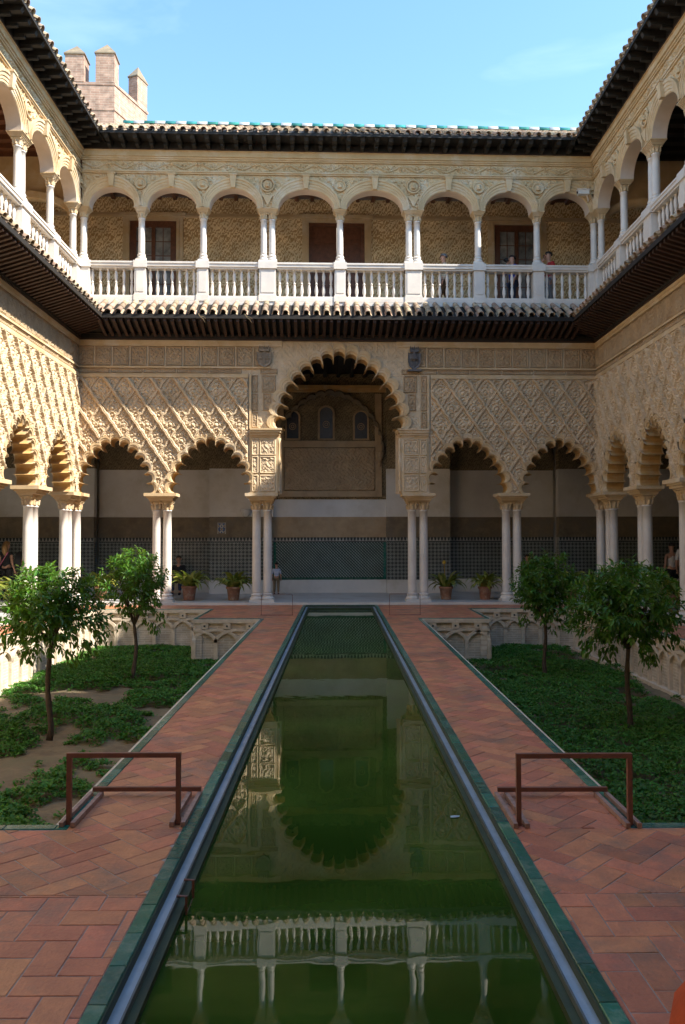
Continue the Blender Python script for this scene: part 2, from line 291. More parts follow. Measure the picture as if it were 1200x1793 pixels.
def sebka(cw=.66, ch=.95, ph=0.):
    def f(X, Z):
        a = (X+ph)/cw+Z/ch; b = (X+ph)/cw-Z/ch
        wob = .014*np.sin(2*PI*(a-b)*2)
        fa = (a+wob) % 1; fb = (b-wob) % 1
        da = np.minimum(fa, 1-fa); db = np.minimum(fb, 1-fb)
        rib = np.maximum(sm(.078, .060, da)*1.05, sm(.066, .050, db)*.78)
        groove = np.maximum(sm(.022, .010, da), sm(.022, .010, db))*.18
        ca = a % 1-.5; cb = b % 1-.5; u = cw*(ca+cb)/2; v = ch*(ca-cb)/2
        r = np.hypot(u, v+.07); dome = sm(.085, .06, r)*(.55+.35*np.cos(r*38)); ring = sm(.03, .012, abs(r-.10))*.55
        th = np.arctan2(u, v+.07); leafs = sm(-.15, .5, np.cos(5*th))*sm(.30, .17, r)*sm(.11, .135, r)*(.50+.25*np.cos(r*60))
        beads = np.zeros_like(X)
        for bx, bz, br in ((-.10, .10, .035), (.10, .10, .035), (0, .25, .04), (-.055, .19, .026), (.055, .19, .026), (-.13, -.10, .03), (.13, -.10, .03), (0, -.27, .035), (-.06, -.2, .028), (.06, -.2, .028), (-.19, 0, .026), (.19, 0, .026)):
            d = np.hypot(u-bx, v-bz); beads = np.maximum(beads, sm(br, br*.3, d)*.75)
        core = np.maximum(np.maximum(dome, ring), np.maximum(leafs, beads))
        h = -.75+np.maximum(core*1.25, 0)+.30*sm(-.2, .5, vnoise(X, Z, 38))
        h = np.where(rib > 0, np.maximum(h, -.7+1.5*rib), h)-groove
        return h*.058+.032
    return f
def scroll(zc, half, A=.03, p=.55):
    def f(X, Z):
        v = (Z-zc)/half; ph = X*2*PI/p
        stem = sm(.22, .08, abs(v-.45*np.sin(ph)))
        u = ((X/p*2) % 1-.5)*p/2/half; s = np.where((np.floor(X/p*2) % 2) == 0, -1, 1)
        r = np.hypot(u, v+s*.25); sp = sm(.16, .05, abs(((r*3.2-np.arctan2(v+s*.25, u)/(2*PI)) % 1)-.5))*sm(.85, .6, r)
        n = sm(.15, .6, vnoise(X, Z, 34, 3))*.6
        return A*np.clip(np.maximum(np.maximum(stem, sp), n)*sm(1.02, .85, abs(v)), 0, 1)
    return f
def arabesque(p=.3, A=.022, seed=0):
    def f(X, Z):
        a = vnoise(X, Z, 2*PI/p*1.6, seed); k = 2*PI/p
        b = np.cos(k*X+1.3*np.sin(k*Z))*np.cos(k*Z*.8+1.2*np.sin(k*X+seed))
        return A*(sm(-.12, .22, b)*.6+sm(0, .5, a)*.5)
    return f
_rl = {}
def cached_relief(key, *a, **k):
    if key not in _rl: _rl[key] = relief(*a, **k)
    return _rl[key]
def panel_mesh(w, h, seed, mtl):
    """a carved stucco block with raised edge, front at y=-.03"""
    key = (round(w, 2), round(h, 2), seed, mtl.name)
    def f(X, Z):
        e = np.minimum(np.minimum(X+w/2, w/2-X), np.minimum(Z, h-Z)); fr = sm(.045, .03, e)
        return .03*fr*.9+arabesque(.22, .028, seed)(X, Z)*sm(.04, .06, e)
    return cached_relief(key, 'stucco_panel', -w/2, w/2, 0, h, .022, f, mtl)

# ------------------------------------------------------------------ columns
def col_meshes(r, z0, zs, zc, name):
    """base, shaft, capital as separate meshes standing at z=0 locally; zs shaft top, zc capital top"""
    b = MB().box(-r*1.55, r*1.55, -r*1.55, r*1.55, 0, .07); b.lathe([(r*1.5, .07), (r*1.55, .10), (r*1.48, .13), (r*1.2, .15), (r*1.15, .18), (r*1.3, .20), (r*1.25, .225), (r*1.06, .24), (r*1.02, .26)], n=20)
    s = MB().lathe([(r*1.02, .26), (r, .30), (r*1.01, (zs-z0)*.4), (r*.97, (zs-z0)*.8), (r*.94, zs-z0-.05), (r*1.08, zs-z0-.045), (r*1.08, zs-z0-.015), (r*.95, zs-z0)], n=20)
    h = zc-zs; c = MB().lathe([(r*.94, 0), (r*1.02, h*.15), (r*1.0, h*.4), (r*1.12, h*.62), (r*1.38, h*.8)], n=20)
    for k in range(8):      # acanthus leaves and corner volutes
        a = k*PI/4; d = (math.cos(a), math.sin(a)); R = r*1.04
        c.tube([(d[0]*R, d[1]*R, h*.05), (d[0]*R*1.10, d[1]*R*1.10, h*.32), (d[0]*R*1.32, d[1]*R*1.32, h*.46), (d[0]*R*1.38, d[1]*R*1.38, h*.40)], [r*.28, r*.26, r*.16, r*.1], 6)
    for k in range(4):
        a = k*PI/2+PI/4; R = r*1.5; c.lathe([(r*.05, -.02), (r*.3, -.012), (r*.3, .012), (r*.05, .02)], R*math.cos(a), R*math.sin(a), h*.72, 8)
        c.tube([(r*math.cos(a), r*math.sin(a), h*.4), (R*math.cos(a), R*math.sin(a), h*.85)], [r*.2, r*.28], 6)
    c.box(-r*1.45, r*1.45, -r*1.45, r*1.45, h*.84, h)
    return b.mesh('column_base', MARB), s.mesh('column_shaft', MARB, True), c.mesh('capital', STONE)
LOWC = col_meshes(.125, .06, 2.72, 2.99, 'l'); UPC = col_meshes(.095, 9.92, 11.22, 11.42, 'u')
def column(root, x, y, z0, zs, cm):
    o = put('column', cm[1], root, (x, y, z0)); put('column_base', cm[0], o); put('capital', cm[2], o, (0, 0, zs-z0)); return o

# ------------------------------------------------------------------ lower arcade of a wing
SPR = 3.19
def lower_arcade(M, label, groups, arches, lattices, ext, central=False, panels=True, smat=STUC):
    root = thing('lower_arcade', label, 'arcade', M)
    T = .46
    for cx, offs in groups:
        for dx in offs: column(root, cx+dx, .22, .06, 2.72, LOWC)
        hw = (max(offs)-min(offs))/2+.20; mx_ = cx+(max(offs)+min(offs))/2
        a = MB()
        for i, (e, z0, z1) in enumerate(((0, 2.99, 3.05), (.05, 3.05, 3.10), (.11, 3.10, 3.19))):
            a.box(mx_-hw-e, mx_+hw+e, -.04-e, .44+e, z0, z1)
        part('impost_slab', a, STONE, root)
    holes = []
    for (cx, w, H, n, h, zs, big) in arches:
        k = 1.6 if big else 1.0
        offs = [0, .035*k, .04*k, .085*k, .09*k, .15*k, .15*k]; ys = [-.0, -.035, -.06, -.06, -.075, -.075, .03]
        R = [scallop(w, H, n, h, o) for o in offs]
        to = lambda P, y: [(cx+p[0], y, zs+p[1]) for p in P]
        mb = MB().strips([to(R[i], ys[i]) for i in range(7)]); part('arch_moulding', mb, STONE, root)
        part('arch_soffit', MB().strips([to(R[0], T+.0), to(R[0], ys[0])]), OCHRE, root)
        B = R[5].copy(); B[:, 0] += cx; B[:, 1] += zs; B = np.vstack([[[B[0, 0], zs-.5]], B, [[B[-1, 0], zs-.5]]]); holes.append(B)
        # reveal band at the back of the wall
        part('arch_back_edge', MB().strips([to(R[0], T), to(R[0], T+.03), to(R[4], T+.03)]), smat, root)
    for i, (x0, x1, ph) in enumerate(lattices):
        me = relief('lattice_panel', x0, x1, SPR-.02, 6.52, .022, sebka(ph=ph), smat, holes, y0=-.03)
        put('lattice_panel', me, root)
        fr = MB(); fr.box(x0-.0, x1, -.07, .02, 6.52, 6.60); fr.box(x0-.0, x1, -.045, .02, 6.60, 6.64)
        part('lattice_frame', fr, STONE, root)
    x0, x1 = ext
    # wall core behind the relief (front and back skins with the arch openings)
    zt = 7.62; res = .04
    holes2 = []
    for (cx, w, H, n, h, zs, big) in arches:
        B = scallop(w, H, n, h, .075 if not big else .12); B[:, 0] += cx; B[:, 1] += zs; holes2.append(np.vstack([[[B[0, 0], zs-3.]], B, [[B[-1, 0], zs-3.]]]))
    def bk(X, Z): return X*0
    put('wall_back', relief('wall_back', x0, x1, SPR-.0, zt, .05, bk, smat, holes2, y0=T+.01), root)
    gr = lambda X, Z: .012*sm(-.2, .3, vnoise(X, Z, 26, 1))*sm(.03, .05, np.minimum((X+50) % .46, .46-(X+50) % .46))*sm(.03, .05, np.minimum((Z+.2) % .52, .52-(Z+.2) % .52))+.0
    put('wall_core', relief('wall_core', x0, x1, 6.5 if not central else SPR, zt, .04 if not central else .022, bk if not central else gr, smat, holes2 if central else (), y0=0.012), root)
    # frieze of carved panels, mouldings
    segs = [(x0, x1)]
    if central: segs = [(x0, -1.62), (1.70, x1)]
    for a, b in segs:
        mo = MB().box(a, b, -.05, .02, 7.52, 7.60); mo.box(a, b, -.035, .02, 7.44, 7.52) 
        mo.box(a, b if not central or a > 0 else -1.95, -.045, .02, 6.80, 6.85) if not (central and a > 0) else mo.box(2.0, b, -.045, .02, 6.80, 6.85)
        part('frieze_moulding', mo, STONE, root)
    n = int((x1-x0)/.50); w = (x1-x0)/n
    for i in range(n):
        cx = x0+w*(i+.5)
        z0, hh = 6.86, .57
        if central and abs(cx-.03) < 1.85:
            continue
        put('stucco_panel', panel_mesh(w-.035, hh, i % 5, STUCG), root, (cx, -.0, z0))
    nb = int((x1-x0)/.9); wb = (x1-x0)/nb
    for i in range(nb):
        cx = x0+wb*(i+.5)
        if central and abs(cx-.03) < 2.35: continue
        put('inscription_band', panel_mesh(wb-.02, .14, (i*3) % 4, STUCG), root, (cx, 0, 6.65))
    if central:
        for s, xa, xb in ((-1, -2.53, -1.74), (1, 1.83, 2.62)):
            # pier standing on the paired columns
            part('pier', MB().box(xa, xb, -.05, T, 3.19, 4.80), STONE, root)
            im = MB()
            for e, z0, z1 in ((0, 4.80, 4.86), (.05, 4.86, 4.93), (.09, 4.93, 5.00), (.12, 5.00, 5.05)): im.box(xa-(.0 if s < 0 else e), xb+(e if s < 0 else 0), -.07-e, T+e, z0, z1)
            part('impost_slab', im, STONE, root)
            wdt = xb-xa; inner = s < 0
            for zz, hh in ((3.24, .48), (3.76, .50), (4.28, .48)):
                put('stucco_panel', panel_mesh(.46, hh, int(zz*3) % 5, STUC), root, (xa+.50 if inner else xb-.50, -.055, zz))
                put('stucco_panel', panel_mesh(.20, hh, int(zz*2) % 5, STUC), root, (xa+.14 if inner else xb-.14, -.055, zz))
            # colonnette carved on the inner corner
            cmb = MB().lathe([(.035, 0), (.045, .05), (.03, .1), (.03, .75), (.05, .8), (.06, .9), (.04, 1.0), (.03, 1.1), (.03, 1.4), (.06, 1.55)], n=10)
            part('colonnette', cmb, STONE, root, True, loc=(xb+.035 if s < 0 else xa-.035, .0, 3.22))
            # panels of the spandrel beside the great arch
            xo = (-2.50, -2.30) if s < 0 else (2.40, 2.60)
            k = 0
            for z0, z1 in ((5.08, 5.55), (5.58, 6.08), (6.11, 6.61)):
                put('stucco_panel', panel_mesh(.18, z1-z0, k, STUCG), root, ((xo[0]+xo[1])/2, 0, z0)); k += 1
                if z0 > 5.5: put('stucco_panel', panel_mesh(.24 if z0 < 6 else .40, z1-z0, k+1, STUCG), root, (s*(2.10 if z0 < 6 else 2.05)+.05, 0, z0))
            put('stucco_panel', panel_mesh(.5, .16, 2, STUCG), root, (s*2.05+.05, 0, 6.64))
            em = MB().box(xa-.03 if s < 0 else xb-.03, xa+.03 if s < 0 else xb+.03, -.06, .02, 5.05, 6.60); part('frame_moulding', em, STONE, root)
        for cx in (-1.45, -.95, 1.02, 1.52):
            pass
    return root

a13 = lambda cx, w: (cx, w, 1.42, 13, .215, SPR, False)
far_arches = [a13(-6.38, .90), a13(-3.66, .96), (.035, 1.58, 2.02, 17, .29, 5.05, True), a13(3.76, .96), a13(6.46, .90)]
lower_arcade(FN, 'far ground-floor arcade of carved stucco with a tall scalloped arch in its middle',
    [(-7.53, (0,)), (-5.08, (-.15, .15)), (-2.20, (-.16, .16)), (2.33, (-.17, .17)), (5.09, (-.16, .16)), (7.74, (0,))],
    far_arches, [(-7.5, -2.60, .2), (2.70, 7.62, .32)], (-7.5, 7.62), central=True)
side_cols_w = [(-.30, (-.15, .15)), (-2.87, (-.16, .16)), (-5.42, (-.16, .16)), (-7.97, (-.16, .16)), (-10.5, (-.16, .16))]
lower_arcade(FW, 'left ground-floor arcade of pale carved stucco in full sun', side_cols_w,
    [a13(-1.58, .79), a13(-4.14, .80), a13(-6.69, .80), a13(-9.23, .79)], [(-10.6, .0, .1)], (-10.6, .2))
side_cols_e = [(.50, (-.15, .15)), (2.98, (-.16, .16)), (5.48, (-.16, .16)), (7.98, (-.16, .16)), (10.5, (-.16, .16))]
lower_arcade(FE, 'right ground-floor arcade of carved stucco in shade behind the dark trees', side_cols_e,
    [a13(1.74, .77), a13(4.23, .77), a13(6.73, .77), a13(9.24, .77)], [(.0, 10.6, .1)], (-.2, 10.6))

# ------------------------------------------------------------------ coats of arms on the far frieze
def arms(x, z, w, h, m, label, bird=False):
    root = thing('coat_of_arms', label, 'coat of arms', FN @ Matrix.Translation((x, -.04, z)))
    pts = [(-.5, .35), (-.5, -.1), (-.38, -.38), (0, -.55), (.38, -.38), (.5, -.1), (.5, .35), (.25, .30), (0, .36), (-.25, .30)]
    P = [(a*w, b*h) for a, b in pts]; mb = MB(); n = len(P)
    mb.add([(a, -.05, b) for a, b in P]+[(a, .02, b) for a, b in P]+[(a*.8, -.03, b*.8) for a, b in P], [tuple(range(2*n, 3*n))]+[(i, (i+1) % n, (i+1) % n+n, i+n) for i in range(n)]+[(i, i+2*n, (i+1) % n+2*n, (i+1) % n) for i in range(n)])
    part('shield', mb, m, root)
    c = MB().box(-w*.34, w*.34, -.07, .0, h*.38, h*.48)
    for k in range(5): xx = (-.3+.15*k)*w; c.add([(xx-.07*w, -.06, h*.48), (xx+.07*w, -.06, h*.48), (xx, -.05, h*(.66+.08*(k % 2 == 0))), (xx-.07*w, 0, h*.48), (xx+.07*w, 0, h*.48)], [(0, 1, 2), (3, 2, 4), (0, 2, 3), (1, 4, 2)])
    part('crown', c, m, root)
    d = MB()
    d.box(-.05*w, .05*w, -.065, -.02, -h*.38, h*.28); d.box(-w*.36, w*.36, -.065, -.02, -h*.06, h*.01)
    for sx in (-1, 1):
        for sz in (-.22, .14): d.box(sx*w*.2-.05*w, sx*w*.2+.05*w, -.065, -.02, h*(sz-.06), h*(sz+.06))
    part('quartering', d, m, root)
    if bird:
        e = MB().lathe([(w*.12, 0), (w*.34, .1*h), (w*.28, .25*h), (w*.12, .4*h), (w*.14, .5*h), (.01, .6*h)], 0, -.03, -.1*h, 10); part('supporter', e, m, root)
        part('console', MB().box(-w*.55, w*.55, -.10, .02, -h*.62, -h*.54), m, root)
arms(-2.13, 7.10, .42, .50, SHIELD, 'carved stone shield with crown left of the central arch top')
arms(2.22, 7.08, .36, .56, SHIELDB, 'dark slate-grey crowned emblem right of the central arch top', True)

# ------------------------------------------------------------------ gallery floors, back walls, ceilings (lower)
def seg_wall(root, segs, y, bands):
    for (xa, xb, dy) in segs:
        for (nm, z0, z1, m, pr) in bands: part(nm, MB().box(xa, xb, y+dy-pr, y+dy+.3, z0, z1), m, root)
gl = thing('gallery_wall', 'shaded back wall of the far arcade with star-patterned tile dado under white plaster', 'wall', FN)
YB = 3.95
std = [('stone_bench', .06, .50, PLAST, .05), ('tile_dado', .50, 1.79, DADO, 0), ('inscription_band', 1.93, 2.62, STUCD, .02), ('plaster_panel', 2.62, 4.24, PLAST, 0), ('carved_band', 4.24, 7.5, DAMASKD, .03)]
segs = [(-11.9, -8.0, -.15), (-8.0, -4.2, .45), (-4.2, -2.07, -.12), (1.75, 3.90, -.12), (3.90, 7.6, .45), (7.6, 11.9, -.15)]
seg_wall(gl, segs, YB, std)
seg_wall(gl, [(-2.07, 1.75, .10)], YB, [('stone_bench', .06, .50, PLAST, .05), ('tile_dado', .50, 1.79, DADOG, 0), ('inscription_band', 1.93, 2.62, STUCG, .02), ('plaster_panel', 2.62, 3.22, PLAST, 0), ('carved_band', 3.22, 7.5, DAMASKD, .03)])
# crenellated tile border over the dado, dark teeth on a white strip
for xa, xb, dy in segs+[(-2.07, 1.75, .10)]:
    y = YB+dy; part('tile_border', MB().box(xa, xb, y-.004, y+.28, 1.79, 1.93), WHITED, gl)
    t = MB(); k = int((xb-xa)/.11)
    for i in range(k):
        x = xa+(i+.5)*(xb-xa)/k; t.add([(x-.05, y-.012, 1.93), (x+.05, y-.012, 1.93), (x+.018, y-.012, 1.82), (x-.018, y-.012, 1.82)], [(0, 1, 2, 3)])
    t.box(xa, xb, y-.012, y, 1.765, 1.80); stuff(part('border_teeth', t, DARKM, gl))
    if xa == -2.07: part('green_edge', MB().box(xa+.003, xa+.10, y-.02, y, .50, 1.76).box(xb-.10, xb-.003, y-.02, y, .50, 1.76).box(xa, xb, y-.02, y, .50, .58), GREEN, gl)
# niche: great lambrequin arch, three stained windows
def tube_arc(pts, r, m, nm, n=6): part(nm, MB().tube(pts, r, n), m, gl)
zb = 3.3
pts = [(-.16+2.05*math.sin(t), YB-.02, 4.75+2.1*math.cos(t)*(1-.0*abs(t))) for t in np.linspace(-1.35, 1.35, 27)]
lam = scallop(1.75, 1.95, 17, .09)
part('niche_arch', MB().strips([[(-.16+x, YB+yy, 4.75+z+dz) for x, z in lam] for yy, dz in ((.02, 0), (-.12, 0), (-.12, .14), (-.05, .20), (.05, .2))]), STUCD, gl)
part('niche_cornice', MB().box(-2.05, 1.75, YB-.10, YB+.1, 6.96, 7.08).box(-2.05, 1.75, YB-.06, YB+.1, 6.86, 6.96), OCHRE, gl)
for cx, w, z0, z1 in ((-1.42, .40, 5.28, 6.2), (-.28, .44, 5.28, 6.35), (.90, .42, 5.28, 6.2)):
    P = [(-w/2, z0), (w/2, z0)]+[(w/2*math.cos(t), z1-w/2+w/2*math.sin(t)) for t in np.linspace(0, PI, 12)]
    n = len(P); gw = MB().add([(cx+a, YB+.045, b) for a, b in P], [tuple(range(n))]); win = part('window', MB().strips([[(cx+a*s, YB+y, (b-z0-.5)*sz+z0+.5) for a, b in P+[P[0]]] for s, sz, y in ((1, 1, .06), (1, 1, 0), (1.3, 1.1, 0), (1.3, 1.1, .08))]), STUCG, gl)
    part('pane', gw, BLUEG, win)
    for rr in (.05, .11): part('tracery', MB().tube([(cx+rr*math.cos(a), YB+.035, (z0+z1)/2-.05+rr*math.sin(a)) for a in np.linspace(0, 2*PI, 13)], .012, 5), STUCG, win)
part('niche_frame', MB().box(-1.95, -1.72, YB-.02, YB+.1, 3.3, 6.8).box(1.38, 1.60, YB-.02, YB+.1, 3.3, 6.8).box(-1.72, 1.38, YB-.03, YB+.1, 4.98, 5.20).box(-1.72, 1.38, YB-.03, YB+.1, 3.3, 3.5), STUCG, gl)
put('carved_field', relief('carved_field', -1.70, 1.36, 3.52, 4.96, .025, arabesque(.26, .03, 2), STUCG, (), y0=YB+.03), gl)
part('corbel', MB().lathe([(.02, 0), (.07, .1), (.05, .2), (.12, .35), (.15, .5)], 1.52, YB-.06, 4.3, 10), STUCG, gl)
for xx in (-1.25, .85): part('frame_stile', MB().box(xx-.05, xx+.05, YB-.01, YB+.1, 3.3, 3.5), STUCG, gl)
tl = thing('wall_light', 'small white bowl-shaped light on the arcade back wall left of centre', 'lamp', FN @ Matrix.Translation((-2.97, YB-.16, 2.62)))
part('bowl', MB().lathe([(.05, 0), (.12, .05), (.18, .2), (.19, .26), (.16, .26)], n=14), PLAST, tl, True); part('bracket', MB().box(-.04, .04, .0, .12, .08, .14), PLAST, tl)
sg = thing('wall_plaque', 'small pale framed tile plaque above the tile dado left of centre', 'plaque', FN @ Matrix.Translation((-3.78, YB-.155, 2.1)))
part('plaque_plate', MB().box(-.11, .11, -.01, .012, -.02, .30), BLUET, sg); part('plaque_frame', MB().box(-.14, -.11, -.02, .01, -.05, .33).box(.11, .14, -.02, .01, -.05, .33).box(-.11, .11, -.02, .01, .30, .33), WHITED, sg)
for M, s, lab in ((FW, 1, 'left arcade back wall with tile dado and plaster, behind the sunlit columns'), (FE, -1, 'right arcade back wall with tile dado in deep shade')):
    w = thing('gallery_wall', lab, 'wall', M); xa, xb = ((-11.0, 3.7) if s > 0 else (-3.4, 11.0))
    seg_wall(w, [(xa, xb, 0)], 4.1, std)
    part('tile_border', MB().box(xa, xb, 4.096, 4.3, 1.79, 1.93), WHITED, w)
    t = MB(); k = int((xb-xa)/.11)
    for i in range(k):
        x = xa+(i+.5)*(xb-xa)/k; t.add([(x-.05, 4.088, 1.93), (x+.05, 4.088, 1.93), (x+.018, 4.088, 1.82), (x-.018, 4.088, 1.82)], [(0, 1, 2, 3)])
    stuff(part('border_teeth', t, DARKM, w))
# ceiling beams (dark) above the lower galleries and the marble floor
def ceiling(M, x0, x1, y0, y1, z, label, pitch=.45, m=DWOOD):
    c = thing('gallery_ceiling', label, 'ceiling', M); part('ceiling_boards', MB().box(x0, x1, y0, y1, z, z+.1), m, c)
    bm = MB().box(-.06, .06, y0, y1, z-.14, z).mesh('ceiling_beam', m)
    for i in range(int((x1-x0)/pitch)): put('ceiling_beam', bm, c, (x0+pitch*(i+.5), 0, 0))
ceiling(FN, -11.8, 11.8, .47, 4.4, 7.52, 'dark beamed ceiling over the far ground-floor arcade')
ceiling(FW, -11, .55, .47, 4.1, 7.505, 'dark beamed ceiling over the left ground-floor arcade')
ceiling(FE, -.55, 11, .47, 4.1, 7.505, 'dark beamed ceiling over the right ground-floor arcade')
fl = MB().box(-11.9, 11.9, 22.85, 27.6, -.5, .06).box(-11.9, -7.3, -1, 22.85, -.5, .06).box(7.4, 11.9, -1, 22.85, -.5, .06)
struct('gallery_floor', fl, MARBF)
struct('marble_step', MB().box(-7.3, 7.4, 22.80, 22.849, -.3, .063), MARB)

# ------------------------------------------------------------------ upper gallery of a wing
ZU = 8.76
def ell(cx, a, b, n=28): return [(cx-a*math.cos(PI*t/n), b*math.sin(PI*t/n)) for t in range(n+1)]
def upper_gallery(M, label, cols, dbl, ext, frz=True):
    root = thing('upper_gallery', label, 'gallery', M); zs = 11.51; yc = .16; T = .36; holes = []
    for i, x in enumerate(cols):
        ds = (-.12, .12) if i in dbl else (0,)
        for d in ds: column(root, x+d, yc, 9.92, 11.22, UPC)
        hw = .15+(.12 if i in dbl else 0); a = MB()
        for e, z0, z1 in ((0, 11.42, 11.45), (.02, 11.45, 11.48), (.045, 11.48, 11.51)): a.box(x-hw-e, x+hw+e, yc-.16-e, yc+.16+e, z0, z1)
        part('impost_slab', a, STONE, root)
    for i in range(len(cols)-1):
        xa = cols[i]+(.12 if i in dbl else 0); xb = cols[i+1]-(.12 if i+1 in dbl else 0); c = (xa+xb)/2; g = (xb-xa)/2
        prof = [(-.19, .56, .0), (-.165, .585, -.02), (-.13, .64, -.02), (-.125, .65, -.035), (-.085, .72, -.035), (-.08, .73, -.055), (-.04, .80, -.055), (-.03, .82, -.08), (-.0, .88, -.08), (-.0, .885, .02)]
        part('arch_moulding', MB().strips([[(p[0], y, zs+p[1]) for p in ell(c, g+da, b)] for da, b, y in prof]), STONE, root)
        part('arch_soffit', MB().strips([[(p[0], y, zs+p[1]) for p in ell(c, g-.19, .56)] for y in (T, 0)]), PINK, root, True)
        P = np.array(ell(c, g-.02, .86)); P[:, 1] += zs; holes.append(np.vstack([P, [[P[-1, 0], zs-.5]], [[P[0, 0], zs-.5]]]))
        kz = zs+.56; part('keystone', MB().hexa([(c-.06, -.11, kz), (c+.06, -.11, kz), (c+.06, .02, kz), (c-.06, .02, kz)], [(c-.10, -.15, kz+.34), (c+.10, -.15, kz+.34), (c+.10, .02, kz+.34), (c-.10, .02, kz+.34)]).box(c-.12, c+.12, -.17, .02, kz+.34, kz+.38), STONE, root)
    x0, x1 = ext
    sp = scroll(12.05, .55, .035, .5)
    put('spandrel_relief', relief('spandrel_relief', x0, x1, zs, 12.47, .02, lambda X, Z: .035*(sm(.0, .35, vnoise(X, Z, 20, 2))*.8+sm(.1, .5, vnoise(X, Z, 36, 5))*.4), STONE, holes), root)
    put('wall_back', relief('wall_back', x0, x1, zs, 13.1, .05, lambda X, Z: X*0, PINK, holes, y0=T), root)
    for i, x in enumerate(cols):
        if i in (0, len(cols)-1) and abs(x) > 7: continue
        big = i in dbl; r = .19 if big else .155; rz = 12.18
        m = MB().tube([(x+r*math.cos(a), -.045, rz+r*math.sin(a)) for a in np.linspace(0, 2*PI, 25)], .028, 6); rd = part('roundel', m, STONE, root, True)
        b = MB(); b.add([(x+.13*math.cos(a), -.045, rz+.13*math.sin(a)) for a in np.linspace(0, 2*PI, 16, endpoint=False)], [tuple(range(16))]); b.lathe([(.065, -.02), (.07, .03), (.05, .06), (.06, .1), (.01, .14)], x, -.05, rz-.05, 10); part('roundel_head', b, STONE, rd)
        if big: part('pendant', MB().hexa([(x-.02, -.06, 11.6), (x+.02, -.06, 11.6), (x+.02, .02, 11.6), (x-.02, .02, 11.6)], [(x-.15, -.09, 11.85), (x+.15, -.09, 11.85), (x+.15, .02, 11.85), (x-.15, .02, 11.85)]), STONE, root)
    part('lower_frieze_moulding', MB().box(x0, x1, -.05, .02, 12.47, 12.51).box(x0, x1, -.08, .02, 12.51, 12.55), STONE, root)
    put('scroll_frieze', relief('scroll_frieze', x0, x1, 12.55, 12.86, .02, scroll(12.705, .155, .045, .85), STONE), root)
    part('cornice', MB().box(x0, x1, -.05, T-.01, 12.86, 12.90).box(x0, x1, -.08, T-.01, 12.90, 12.95).box(x0, x1, -.12, T-.01, 12.95, 13.10).box(x0, x1, -.15, T-.01, 13.10, 13.15), STONE, root)
    return root
upc = [-7.38, -5.71, -3.92, -2.04, .07, 2.22, 4.15, 5.91, 7.62]
upper_gallery(FN, 'far upper gallery of round stone arches on slim white columns', upc, (3, 5), (-7.4, 7.62))
ulw = [-12.0, -10.0, -8.0, -5.98, -3.98, -1.95, -.12]; uler = [.12, 2.0, 4.05, 6.05, 8.1, 10.1, 12.0]
upper_gallery(FW, 'left upper gallery of round stone arches in bright sun', ulw, (2, 4), (-12.1, .0))
upper_gallery(FE, 'right upper gallery of round stone arches in shade', uler, (2, 4), (.0, 12.1))

# balustrades
bal_m = MB().lathe([(.045, 0), (.045, .035), (.028, .05), (.030, .07), (.052, .17), (.048, .25), (.030, .36), (.028, .385), (.040, .395), (.040, .42), (.028, .43), (.030, .45), (.050, .56), (.050, .63), (.030, .73), (.028, .755), (.045, .77), (.045, .80)], n=10).mesh('baluster', MARB, True)
def balustrade(M, label, cols, dbl, x0, x1):
    root = thing('balustrade', label, 'balustrade', M); y = .14
    part('plinth_rail', MB().box(x0, x1, y-.17, y+.14, ZU, ZU+.10).box(x0, x1, y-.14, y+.12, ZU+.10, ZU+.16), MARB, root)
    part('handrail', MB().box(x0, x1, y-.13, y+.13, 9.72, 9.77).box(x0, x1, y-.17, y+.16, 9.77, 9.85).box(x0, x1, y-.19, y+.18, 9.85, 9.90), MARB, root)
    for i, x in enumerate(cols):
        hw = .24 if i in dbl else .16
        if i in (0, len(cols)-1) and x in (cols[0], cols[-1]) and len(cols) == 9: hw = .22
        p = part('pedestal', MB().box(x-hw, x+hw, y-.165, y+.15, ZU+.16, 9.72).box(x-hw-.03, x+hw+.03, y-.21, y+.19, 9.72, 9.92).box(x-hw-.02, x+hw+.02, y-.19, y+.17, ZU-.003, ZU+.18), MARB, root)
        part('pedestal_panel', MB().box(x-hw+.05, x+hw-.05, y-.178, y-.16, ZU+.26, 9.62), MARB, p)
    for i in range(len(cols)-1):
        xa = cols[i]+(.24 if i in dbl else .16); xb = cols[i+1]-(.24 if i+1 in dbl else .16); n = max(3, round((xb-xa)/.225)); st = (xb-xa)/n
        for k in range(n): put('baluster', bal_m, root, (xa+st*(k+.5), y, ZU+.16), (0, 0, random.random()*2), (1, 1, 1))
balustrade(FN, 'far white marble balustrade with turned balusters above the tiled eave', upc, (3, 5), -7.45, 7.62)
balustrade(FW, 'left white marble balustrade glowing in the sun', ulw, (2, 4), -12.1, -.02)
balustrade(FE, 'right white marble balustrade in shade', uler, (2, 4), .02, 12.1)

# upper gallery shells: floor slab, back wall, ceiling
for nm, M, x0, x1, lab in (('u', FN, -10.6, 10.6, 'far'), ('u', FW, -12.2, 3.2, 'left'), ('u', FE, -2.9, 12.2, 'right')):
    f = thing('upper_floor', f'{lab} upper gallery floor slab behind the balustrade', 'floor', M)
    xa, xb = (x0, x1) if lab == 'far' else ((x0, -.02) if lab == 'left' else (.02, x1))
    part('floor_slab', MB().box(xa, xb, -.03, 3.2, 8.52, ZU-.004), MARB if lab == 'far' else STONE, f)
    if lab != 'far':
        part('tile_band', MB().box(xa, xb, 3.16, 3.2, ZU, 9.25), BLUET, f)
DY = 3.05
ub = thing('upper_gallery_wall', 'damask-carved back wall of the far upper gallery with wooden door and two glazed windows', 'wall', FN)
ops = [(-6.72, -5.20, 12.35), (-.86, .98, 12.35), (5.30, 6.82, 12.35)]      # openings
xs = [-10.6]+[v for o in ops for v in o[:2]]+[10.6]
